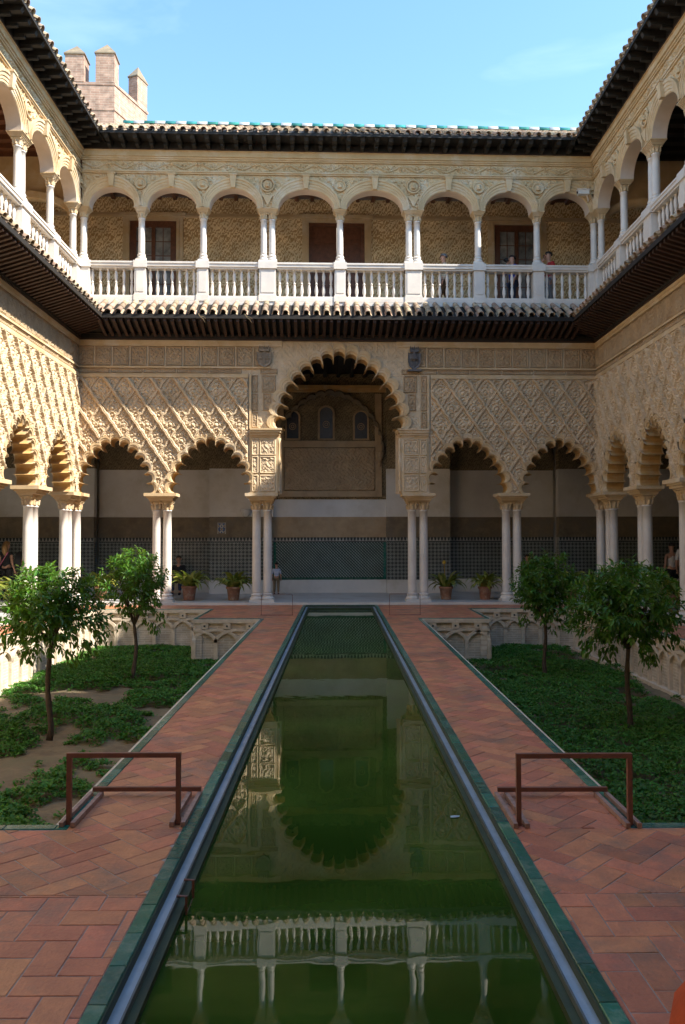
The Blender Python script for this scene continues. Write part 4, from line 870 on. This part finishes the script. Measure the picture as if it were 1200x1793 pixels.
    k = m1 > thr; hgt = np.clip((m1-thr)*.22, 0, .13)[k]; PX, PY = PX[k], PY[k]; n = len(PX); per = 8
    if s < 0: hgt = hgt*.9+.02
    gz = -1.13+.035*vnoise(PX, PY, 2.1, 4)
    X0 = np.repeat(PX, per)+rng.normal(0, .035, n*per); Y0 = np.repeat(PY, per)+rng.normal(0, .035, n*per); Z0 = np.repeat(gz+hgt, per)+rng.uniform(.0, .05, n*per)
    a = rng.uniform(0, 2*PI, n*per); tl_ = rng.normal(.15, .45, n*per); ln = rng.uniform(.028, .055, n*per); wd = ln*rng.uniform(.32, .5, n*per)
    D = np.c_[np.cos(a)*np.cos(tl_), np.sin(a)*np.cos(tl_), np.sin(tl_)]; Sd = np.c_[-np.sin(a), np.cos(a), rng.normal(0, .35, n*per)]; C0 = np.c_[X0, Y0, Z0]
    V = np.stack([C0-D*ln[:, None]*.5, C0+Sd*wd[:, None]+[0, 0, .006], C0+D*ln[:, None]*.6, C0-Sd*wd[:, None]+[0, 0, .006]], 1).reshape(-1, 3); Q = np.arange(len(V)).reshape(-1, 4)
    o = put('ground_cover', npmesh('ground_cover', V, Q, COVER)); o['kind'] = 'stuff'; o['label'] = f'{lab} garden bed of low leafy ground cover'; o['category'] = 'ground cover'

# ------------------------------------------------------------------ orange trees
def leaf_cloud(C, D, L_, Wd, rngl):
    """folded lance leaves: base C, direction D, length, width"""
    n = len(C); up = np.array([0, 0, 1.]); Sd = np.cross(D, up+rngl.normal(0, .35, (n, 3))); Sd /= np.linalg.norm(Sd, axis=1)[:, None]+1e-6; Nn = np.cross(Sd, D)
    l = L_[:, None]; w = Wd[:, None]; curl = rngl.uniform(.05, .22, n)[:, None]
    P0 = C; P1 = C+D*l*.35-Nn*l*curl*.1; P2 = C+D*l*.72-Nn*l*curl*.5; P3 = C+D*l-Nn*l*curl
    V = np.stack([P0, P1+Sd*w*.9+Nn*w*.35, P1, P1-Sd*w*.9+Nn*w*.35, P2+Sd*w*.75+Nn*w*.3, P2, P2-Sd*w*.75+Nn*w*.3, P3], 1).reshape(-1, 3)
    b = (np.arange(n)*8)[:, None]
    T = np.concatenate([b+[0, 2, 1, 1], b+[0, 3, 2, 2], b+[1, 2, 5, 4], b+[2, 3, 6, 5], b+[4, 5, 7, 7], b+[5, 6, 7, 7]], 1).reshape(-1, 4)
    quads = T[T[:, 2] != T[:, 3]]; tris = T[T[:, 2] == T[:, 3]][:, :3]
    q3 = np.concatenate([tris, quads[:, [0, 1, 2]], quads[:, [0, 2, 3]]]); return V, q3
def tree(loc, label, fork, cr, cz, seed, ntw, droop=.35, lean=(0, 0), hang=()):
    r = random.Random(seed); rl = np.random.default_rng(seed)
    root = thing('orange_tree', label, 'tree', loc=(*loc, -1.16), group='young orange trees in the sunken gardens'); H = fork+.06
    pts = [(0, 0, 0)]; 
    for i in range(1, 9): t = i/8; pts.append((lean[0]*t+.03*math.sin(3.1*t*2+seed)*(1-t*.3), lean[1]*t+.02*math.cos(4*t+seed), H*t))
    tm = MB().tube(pts, [.048*(1-.35*i/8)*(1+.12*math.sin(i*2.3+seed)) for i in range(9)], 9); tr = part('trunk', tm, BARK, root, True)
    top = Vector(pts[-1]); cc = Vector((cr[3] if len(cr) > 3 else 0, cr[4] if len(cr) > 4 else 0, cz)); tips = []
    for k in range(7):
        a = k*2.4+seed; e = .75+.5*r.random(); end = cc+Vector((math.cos(a)*cr[0]*.55, math.sin(a)*cr[1]*.55, (-.15+.6*r.random())*cr[2]))
        mid = top.lerp(end, .5)+Vector((0, 0, -.02+.10*r.random())); br = MB().tube([top, mid, end], [.024, .015, .008], 6)
        for j in range(3):
            e2 = end+Vector((r.uniform(-1, 1)*cr[0]*.4, r.uniform(-1, 1)*cr[1]*.4, r.uniform(-.4, .9)*cr[2]*.4)); br.tube([end.lerp(mid, .2*j), e2], [.008, .003], 4)
        part('branch', br, BARK, root, True)
    C = []; D = []
    clus = [(r.uniform(0, 2*PI), r.uniform(-1, 1), r.uniform(.16, .30)) for _ in range(16)]
    for i in range(ntw):
        a = r.uniform(0, 2*PI); v = r.uniform(-.95, 1); rr = r.random()**.35; s_ = math.sqrt(1-v*v)
        bump_ = 1+.22*math.sin(a*3+seed)+.14*math.sin(a*5+v*4+seed*2)+.12*math.sin(v*9+a*2)
        p = cc+Vector((math.cos(a)*s_*cr[0]*rr*bump_, math.sin(a)*s_*cr[1]*rr*bump_, v*cr[2]*rr*(1.0+.12*math.sin(a*4+seed))))
        if p.z < cc.z-.35*cr[2] and r.random() < .45: continue
        out = (p-cc).normalized(); td = (out+Vector((r.uniform(-.5, .5), r.uniform(-.5, .5), r.uniform(-.1, .7)))).normalized(); m = r.randint(7, 12); tl = r.uniform(.10, .20)
        for j in range(m):
            t = j/m; aa = j*2.4+i; o = td.orthogonal().normalized(); b = td.cross(o); d = (td*(.35+.5*t)+o*math.cos(aa)*.8+b*math.sin(aa)*.8+Vector((0, 0, -droop*(1.1-v*.6)))).normalized()
            C.append(p+td*tl*(t-.5)); D.append(d)
    for (hx, hy, hz, m) in hang:    # hanging sprays below the crown
        for j in range(m):
            t = r.random(); p = cc+Vector((hx+r.gauss(0, .07), hy+r.gauss(0, .07), hz-t*.22)); C.append(p); D.append(Vector((r.uniform(-.6, .6)+.25*hx, r.uniform(-.5, .5), -.8)).normalized())
    C = np.array([tuple(c) for c in C]); D = np.array([tuple(d) for d in D]); n = len(C); Ln = rl.uniform(.075, .135, n)
    V, T = leaf_cloud(C, D, Ln, Ln*rl.uniform(.16, .23, n), rl)
    stuff(put('crown', npmesh('crown', V, T, LEAF), root))
tree((-4.33, 12.1), 'nearest left orange tree with bright green crown at the picture edge', 1.42, (.74, .70, .68, -.02, 0), 1.98, 1, 500, hang=((.55, 0, -.45, 45), (.75, .1, -.3, 30), (-.3, 0, -.55, 40), (.35, -.1, -.6, 30), (-.65, 0, -.35, 30)))
tree((-4.30, 17.0), 'farther left orange tree with sunlit crown before the paired columns', 1.15, (.64, .62, .76, .0, 0), 2.04, 4, 390, hang=((.42, 0, -.75, 45), (-.25, 0, -.7, 25), (.5, 0, -.5, 25)))
tree((4.38, 17.0), 'farther right orange tree, dark and narrow, in full shade', 1.15, (.68, .64, .74, .02, 0), 1.94, 9, 470, hang=((-.5, 0, -.5, 35), (.5, 0, -.55, 35), (.1, 0, -.7, 20)))
tree((4.40, 12.2), 'nearest right orange tree with broad dark crown in shade', 1.28, (.82, .76, .68, .0, 0), 1.95, 13, 620, hang=((.35, 0, -.65, 45), (.7, 0, -.35, 35), (-.6, 0, -.45, 40), (-.3, 0, -.55, 35)))

# ------------------------------------------------------------------ potted aspidistras
def blade(L_, w, arch, tw):
    m = MB(); n = 7; rings = []
    for i in range(n+1):
        t = i/n; ww = w*math.sin(PI*min(1, .12+t*.88))**.8*(1 if t < .98 else .2); y = L_*t*math.cos(arch*t*.9); z = L_*t*(1-.25*arch*t*t)-arch*L_*.35*t**3
        rings.append([(-ww+tw*t*.3, L_*(.25*t+.75*t*t*arch*.6), z+ww*.3), (0+tw*t*.3, L_*(.25*t+.75*t*t*arch*.6), z), (ww+tw*t*.3, L_*(.25*t+.75*t*t*arch*.6), z+ww*.3)])
    return m.strips(rings)
BLADES = [blade(.66, .052, .6, .1).mesh('leaf', ASPI, True), blade(.74, .058, .95, -.12).mesh('leaf', ASPI, True), blade(.58, .05, 1.2, .1).mesh('leaf', ASPI, True)]
potm = MB().lathe([(.13, 0), (.14, .02), (.175, .30), (.20, .305), (.205, .36), (.18, .365), (.165, .33), (.02, .325)], n=22).mesh('pot', TERRA, True)
def pot(x, y, label, seed, sc=1., flower=False, n=64):
    r = random.Random(seed); root = thing('potted_plant', label, 'plant', loc=(x, y, .063), group='potted plants along the arcades'); root.scale = (sc*1.12,)*3
    put('pot', potm, root)
    for i in range(n):
        a = r.uniform(0, 2*PI); s = r.uniform(.72, 1.12); rad = .10*r.random()
        put('leaf', BLADES[i % 3], root, (rad*math.cos(a), rad*math.sin(a), .31), (r.uniform(-.62, .10), r.uniform(-.25, .25), a-PI/2), (s, s, s))
    if flower: part('flower', MB().lathe([(.005, 0), (.05, .03), (.045, .08), (.01, .12)], -.05, 0, .98, 8).tube([(0, 0, .3), (-.03, 0, .7), (-.05, 0, 1.0)], .008), cloth('yellow_petal', (.55, .33, .03)), root)
pot(-7.15, 24.2, 'potted plant behind the farther left orange tree, beside the corner column', 1)
pot(-4.42, 23.8, 'potted plant in orange clay pot right of the left paired columns', 2, 1.05)
pot(-3.10, 23.75, 'potted plant in pale clay pot left of the central columns', 3, 1.0)
pot(3.22, 23.95, 'potted plant with yellow flower right of the central columns', 4, .95, True)
pot(4.38, 23.9, 'potted plant left of the right paired columns', 5, .95)
pot(6.02, 24.0, 'potted plant with pale leaves just right of the right paired columns', 6, 1.05)
pot(6.95, 24.0, 'potted plant half hidden between the two dark orange trees', 7, 1.05)
pot(8.25, 19.7, 'potted plant at the right picture edge beyond the columns', 8, 1.1)
pot(-8.2, 20.6, 'potted plant at the left picture edge behind the nearest tree', 9, 1.1); pot(-8.3, 18.9, 'large potted plant behind the left tree crown at the very edge', 12, 1.1)
pot(7.65, 21.6, 'potted plant behind the broad dark tree near the right corner columns', 10, 1.1)

# ------------------------------------------------------------------ hurdle barriers
def bar(mb, p, q, w=.030, h=.030):
    p, q = Vector(p), Vector(q); d = (q-p).normalized(); s = d.cross(Vector((0, 0, 1)) if abs(d.z) < .9 else Vector((0, 1, 0))).normalized(); u = s.cross(d)
    b = [p+s*w/2+u*h/2, p-s*w/2+u*h/2, p-s*w/2-u*h/2, p+s*w/2-u*h/2]; return mb.hexa([tuple(k) for k in b], [tuple(k+(q-p)) for k in b])
def hurdle(x0, x1, y0, y1, label):
    root = thing('barrier', label, 'barrier', loc=(x0, y0, .003), group='low brown barriers across the garden paths'); w = x1-x0; H = .445; d = y1-y0
    part('upright', bar(MB(), (0, 0, .0), (0, 0, H-.015)), RUST, root); part('upright', bar(MB(), (w, 0, .0), (w, 0, H-.015)), RUST, root)
    part('top_rail', bar(MB(), (-.016, 0, H), (w+.016, 0, H)), RUST, root)
    part('rear_rail', bar(MB(), (-.02, d, .048), (w+.05, d, .048)), RUST, root)
    for x in (-.032, .042, w-.032, w+.042): part('foot', bar(MB(), (x, -.06, .016), (x, d, .016), .028, .030), PALEP, root)
hurdle(-1.755, -1.045, 5.28, 5.86, 'low brown metal barrier across the left path')
hurdle(1.165, 1.885, 5.23, 5.82, 'low brown metal barrier across the right path')
def rope(x0, x1, y, label):
    root = thing('path_stand', label, 'barrier', loc=(0, 0, .003)); part('wire_frame', MB().tube([(x0, y, .012), (x0, y, .5), (x0+.02, y, .52), (x1-.02, y, .52), (x1, y, .5), (x1, y, .012)], .007, 6), RUST, root); part('foot', MB().tube([(x0-.02, y, .012), (x1+.02, y, .012)], .009, 6), RUST, root)
rope(1.25, 2.0, 19.6, 'thin wire frame standing across the far end of the right path'); rope(-1.88, -1.12, 19.6, 'thin wire frame standing across the far end of the left path')

# ------------------------------------------------------------------ security camera
sc_ = thing('security_camera', 'small pale security camera above the upper right corner columns', 'camera', FN @ Matrix.Translation((7.18, -.22, 11.95)))
part('housing', MB().box(-.16, .16, -.09, .05, -.02, .10).box(-.19, .19, -.11, .06, .10, .12), PLAST, sc_); part('arm', MB().tube([(.1, 0, 0), (.2, .12, -.12), (.22, .22, -.12)], .022, 6), PLAST, sc_); part('lens', MB().tube([(-.155, -.02, .04), (-.185, -.02, .035)], .035, 10), BLACKM, sc_)

# ------------------------------------------------------------------ people
def skinned(name, J, E, mtl, parent, sub=2, shade=True):
    """J: {joint: ((x,y,z), radius)} ; E: list of joint pairs; grown with skin + subdivision, then baked"""
    ks = list(J); me = bpy.data.meshes.new(name); me.from_pydata([J[k][0] for k in ks], [(ks.index(a), ks.index(b)) for a, b in E], []); o = bpy.data.objects.new(name, me); COL.objects.link(o)
    md = o.modifiers.new('skin', 'SKIN'); md.use_smooth_shade = True
    for i, k in enumerate(ks):
        r = J[k][1]; me.skin_vertices[0].data[i].radius = r if isinstance(r, tuple) else (r, r)
    me.skin_vertices[0].data[0].use_root = True
    sb = o.modifiers.new('sub', 'SUBSURF'); sb.levels = sub
    dg = bpy.context.evaluated_depsgraph_get(); nm = bpy.data.meshes.new_from_object(o.evaluated_get(dg)); bpy.data.objects.remove(o); nm.materials.clear(); nm.materials.append(mtl); nm.name = name
    return put(name, nm, parent)
HAIRS = {}
def person(loc, rz, label, shirt, legs_c, hair, pose='stand', h=1.72, raise_arm=None, sleeve=.5, longhair=False, extra=None, skirt=False, stripes=None, lean=0, shoe=BLACKM):
    root = thing('person', label, 'person', loc=loc); root.rotation_euler = (0, 0, rz); k = h/1.72; root.scale = (k,)*3
    # figure faces -Y locally
    sit = pose == 'sit'; hz = .92 if not sit else .50; fy = -lean
    J = {'pelvis': ((0, 0, hz), (.13, .10)), 'waist': ((0, fy*.3, hz+.16), (.115, .09)), 'chest': ((0, fy*.7, hz+.36), (.14, .10)), 'neck0': ((0, fy+.01, hz+.51), (.055, .055)), 'neck1': ((0, fy-.005, hz+.57), (.05, .05)),
         'head0': ((0, fy-.02, hz+.64), (.072, .082)), 'head1': ((0, fy-.018, hz+.72), (.078, .092)), 'head2': ((0, fy-.01, hz+.775), (.05, .06))}
    E_ = [('pelvis', 'waist'), ('waist', 'chest'), ('chest', 'neck0'), ('neck0', 'neck1'), ('neck1', 'head0'), ('head0', 'head1'), ('head1', 'head2')]
    arms_ = {}
    for s, n in ((-1, 'r'), (1, 'l')):
        sh = (s*.175, fy+.01, hz+.45); 
        if raise_arm == n: el = (s*.25, fy-.16, hz+.30); wr = (s*.13, fy-.13, hz+.58); hd = (s*.095, fy-.08, hz+.66)
        elif pose == 'rail': el = (s*.26, fy-.10, hz+.22); wr = (s*.16, fy-.34, hz+.20); hd = (s*.13, fy-.42, hz+.20)
        elif sit: el = (s*.22, fy-.06, hz+.20); wr = (s*.14, -.28, hz+.12); hd = (s*.10, -.36, hz+.12)
        else: el = (s*.23, fy+.04, hz+.18); wr = (s*.24, -.06, hz-.05); hd = (s*.235, -.09, hz-.13)
        arms_[n] = (sh, el, wr, hd)
        J['sh'+n] = (sh, (.052, .052)); J['el'+n] = (el, (.038, .038)); J['wr'+n] = (wr, (.026, .022)); J['hd'+n] = (hd, (.038, .018))
        E_ += [('chest', 'sh'+n), ('sh'+n, 'el'+n), ('el'+n, 'wr'+n), ('wr'+n, 'hd'+n)]
        if sit: hip, kn, an, to = (s*.095, -.02, hz-.02), (s*.12, -.42, hz+.02), (s*.12, -.40, .09), (s*.13, -.55, .03)
        else:
            st = .10*s if pose == 'walk' else 0; hip, kn, an, to = (s*.095, 0, hz-.06), (s*.10, -.02-st*1.2, .49), (s*.105, .02-st*2., .09), (s*.12, -.13-st*2., .035)
        J['hip'+n] = (hip, (.088, .088)); J['kn'+n] = (kn, (.058, .06)); J['an'+n] = (an, (.04, .04)); J['to'+n] = (to, (.04, .028))
        E_ += [('pelvis', 'hip'+n), ('hip'+n, 'kn'+n), ('kn'+n, 'an'+n), ('an'+n, 'to'+n)]
    body = skinned('body', J, E_, SKIN, root)
    # fingers and thumb of each hand
    for n, (sh, el, wr, hd) in arms_.items():
        s = -1 if n == 'r' else 1; d = (Vector(hd)-Vector(wr)).normalized(); sd = d.orthogonal().normalized(); f = MB()
        for q in range(4): b = Vector(hd)+sd*(q-1.5)*.018; l = (.062, .074, .07, .052)[q]; f.tube([b, b+d*l*.55+Vector((0, -.006, 0)), b+d*l+Vector((0, -.022, -.004))], [.009, .008, .006], 5)
        b = Vector(wr).lerp(Vector(hd), .5)+sd*.03; f.tube([b, b+sd*.025+d*.025, b+sd*.03+d*.055], [.011, .009, .007], 5); part('fingers', f, SKIN, root, True)
    g = lambda kk, e: (J[kk][0], tuple(v+e for v in J[kk][1]))
    # shirt: torso and part of the arms
    T = {'pelvis': (tuple(np.array(J['pelvis'][0])+[0, 0, .02]), (.145, .115)), 'waist': g('waist', .018), 'chest': g('chest', .02), 'neck0': ((0, fy+.01, hz+.475), (.075, .07))}
    ET = [('pelvis', 'waist'), ('waist', 'chest'), ('chest', 'neck0')]
    if sleeve > 0:
        for n in 'rl':
            sh, el, wr, hd = arms_[n]; T['sh'+n] = (sh, (.066, .066)); e = Vector(sh).lerp(Vector(el), min(1, sleeve*2)); T['se'+n] = (tuple(e), (.052, .052)); ET += [('chest', 'sh'+n), ('sh'+n, 'se'+n)]
            if sleeve > .5: e2 = Vector(el).lerp(Vector(wr), (sleeve-.5)*2*.9); T['sf'+n] = (tuple(e2), (.038, .038)); ET += [('se'+n, 'sf'+n)]
    sm_ = skinned('shirt', T, ET, shirt, root)
    if skirt: part('skirt', MB().lathe([(.15, .10), (.195, .06), (.25, -.02), (.30, -.30), (.33, -.55)], 0, 0, hz, 20, caps=False), legs_c, root, True)
    else:
        T = {'pelvis': (J['pelvis'][0], (.142, .112))}; ET = []
        for n in 'rl':
            for q in ('hip', 'kn'): T[q+n] = g(q+n, .014)
            a = Vector(J['kn'+n][0]).lerp(Vector(J['an'+n][0]), .93); T['cf'+n] = (tuple(a), (.062, .062)); ET += [('pelvis', 'hip'+n), ('hip'+n, 'kn'+n), ('kn'+n, 'cf'+n)]
        skinned('trousers', T, ET, legs_c, root)
    for n in 'rl':
        a, t = Vector(J['an'+n][0]), Vector(J['to'+n][0]); part('shoe', MB().tube([a+Vector((0, .05, -.045)), a+Vector((0, 0, -.035)), t+Vector((0, 0, .008)), t+Vector((0, -.05, 0))], [.036, .046, .044, .028], 8), shoe, root, True)
    # head: hair cap, nose, ears, eyes, mouth
    hc = Vector((0, fy-.005, hz+.725)); hm = MB(); n = 14; v = []
    rings = []
    for i in range(7):
        ph = i/6*PI*(.56 if not longhair else .62); rings.append([tuple(hc+Vector((.094*math.sin(ph)*math.cos(t), .014+.108*math.sin(ph)*math.sin(t), .092*math.cos(ph)+(.035 if math.sin(t) < -.3 and i > 3 else 0)+.012))) for t in np.linspace(0, 2*PI, 17)])
    hm.strips(rings)
    if longhair: hm.tube([tuple(hc+Vector((0, .06, .02))), tuple(hc+Vector((0, .09, -.10))), tuple(hc+Vector((0, .08, -.24))), tuple(hc+Vector((0, .07, -.33)))], [.075, .088, .075, .03], 10)
    part('hair', hm, hair, root, True)
    f = MB().tube([tuple(hc+Vector((0, -.095, .0))), tuple(hc+Vector((0, -.122, -.035)))], [.008, .014], 6)
    for s in (-1, 1): f.lathe([(.002, -.022), (.016, -.008), (.014, .016), (.002, .024)], s*.088, hc.y, hc.z-.02, 6)
    part('nose_and_ears', f, SKIN, root, True)
    e = MB()
    for s in (-1, 1): e.box(s*.034-.011, s*.034+.011, hc.y-.105, hc.y-.085, hc.z-.006, hc.z+.006)
    e.box(-.022, .022, hc.y-.112, hc.y-.09, hc.z-.068, hc.z-.060); part('eyes_and_mouth', e, DWOOD, root)
    return root, arms_
blk, nvy, red, blu, wht, khk, brn = cloth('black_cloth', (.02, .02, .022)), cloth('navy_denim', (.03, .05, .10)), cloth('red_cloth', (.50, .03, .03)), cloth('blue_cloth', (.03, .05, .35)), cloth('white_cloth', (.65, .63, .60)), cloth('khaki_cloth', (.22, .16, .09)), cloth('brown_cloth', (.16, .09, .04))
crm = cloth('cream_cloth', (.60, .50, .36)); grj = cloth('grey_jeans', (.30, .33, .36)); drd = cloth('dark_red_cloth', (.16, .02, .025)); orng = cloth('orange_cloth', (.48, .07, .012))
hbl, hdk, hgr = mat('blond_hair', (.42, .24, .09), .6, scale=40, bump=.5), mat('dark_hair', (.018, .012, .009), .5, scale=40, bump=.5), mat('grey_hair', (.22, .22, .23), .6, scale=40, bump=.5)
def P(x, y, z, lx=0): v = FN @ Vector((x, y-23.05, z)); return tuple(v)
person(P(3.27, 24.05, ZU), PI*.5*-1, 'elderly grey-haired person in cream top walking left along the upper gallery', crm, brn, hgr, 'walk', 1.80, sleeve=1)
r_, a_ = person(P(5.36, 23.95, ZU), -PI*.45, 'person in blue holding a camera to the face at the upper gallery railing', blu, nvy, hdk, 'stand', 1.74, raise_arm='r', sleeve=.5)
part('held_camera', MB().box(-.15, -.03, -.20, -.12, 1.58, 1.67).tube([(-.09, -.20, 1.62), (-.09, -.25, 1.62)], .03, 10), BLACKM, r_)
r_, a_ = person(P(6.50, 24.0, ZU), -PI*.40, 'man in red shirt and grey jeans holding a phone in the upper gallery', red, grj, hdk, 'stand', 1.88, raise_arm='r', sleeve=.5)
part('phone', MB().box(-.115, -.10, -.10, -.04, 1.56, 1.68), BLACKM, r_)
strp, _t, _b, _N, _L = newmat('striped_cloth'); _tc = _N('ShaderNodeTexCoord'); _s = _N('ShaderNodeSeparateXYZ'); _L(_tc.outputs['Object'], _s.inputs[0]); _f = mathn(_N, _L, 'GREATER_THAN', mathn(_N, _L, 'SINE', mathn(_N, _L, 'MULTIPLY', _s.outputs['Z'], 85)), .1)
_m = _N('ShaderNodeMix'); _m.data_type = 'RGBA'; _m.inputs['A'].default_value = (.10, .22, .50, 1); _m.inputs['B'].default_value = (.72, .74, .78, 1); _L(_f, _m.inputs['Factor']); _L(_m.outputs['Result'], _b.inputs['Base Color'])
person((-2.02, 26.2, .063), PI, 'small child in blue and white striped shirt standing with back turned in the arcade', strp, khk, hdk, 'stand', 1.03, sleeve=.5)
r_, a_ = person((-10.0, 24.2, .063), PI*.9, 'blond woman in black top with pink strap at the far left edge', blk, blk, hbl, 'stand', 1.74, sleeve=.15, longhair=True)
part('bag_strap', MB().tube([(-.15, .12, 1.42), (-.02, .14, 1.22), (.13, .13, 1.02)], .014, 6), cloth('pink_cloth', (.55, .16, .25)), r_); part('handbag', MB().box(.12, .22, -.05, .15, .82, 1.06), blk, r_)
r_, a_ = person((-9.15, 23.6, .063), PI*.5, 'person in dark red shirt with black backpack half behind the left column', drd, grj, hdk, 'stand', 1.72, sleeve=.5)
part('backpack', MB().lathe([(.05, 0), (.13, .04), (.15, .25), (.12, .42), (.04, .46)], 0, .20, 1.0, 12), blk, r_, True)
person((-5.28, 26.55, .063), 0, 'seated dark-haired person with jeans behind the left potted plants', blk, nvy, hdk, 'sit', 1.65)
person((6.30, 26.6, .063), 0, 'seated person in black on the bench behind the right tree', blk, blk, hdk, 'sit', 1.68)
person((9.85, 23.6, .063), PI*1.05, 'woman in white tank top and black trousers at the right arcade, back turned', wht, blk, hdk, 'stand', 1.66, sleeve=0)
person((10.0, 23.0, .063), PI*.8, 'grey-haired person in white shirt at the right picture edge', wht, khk, hgr, 'stand', 1.82, sleeve=.5)
person((10.32, 22.9, .063), PI, 'person in vivid blue cut off by the right picture edge', blu, nvy, hdk, 'stand', 1.72, sleeve=.9)
person((.906, 1.56, 0), PI/2, 'visitor in black top and orange skirt mostly out of frame at bottom right', blk, orng, hdk, 'stand', 1.72, sleeve=1, skirt=True)
# dangling plant strands on the lower eave
for x, lab in ((-2.62, 'small dry strand of weed hanging from the far lower eave left of centre'), (-3.9, 'shorter dry weed strand hanging from the far lower eave near the left')):
    o = part('hanging_weed', MB().tube([(0, 0, 0), (.06, -.02, -.10), (.14, -.03, -.16), (.20, -.02, -.26)], [.012, .01, .008, .004], 5).tube([(.05, -.02, -.08), (.16, -.03, -.10), (.22, -.03, -.16)], [.008, .006, .003], 5), SOIL, None, loc=P(x, 22.08, 8.12)); tag(o, lab, 'weed')
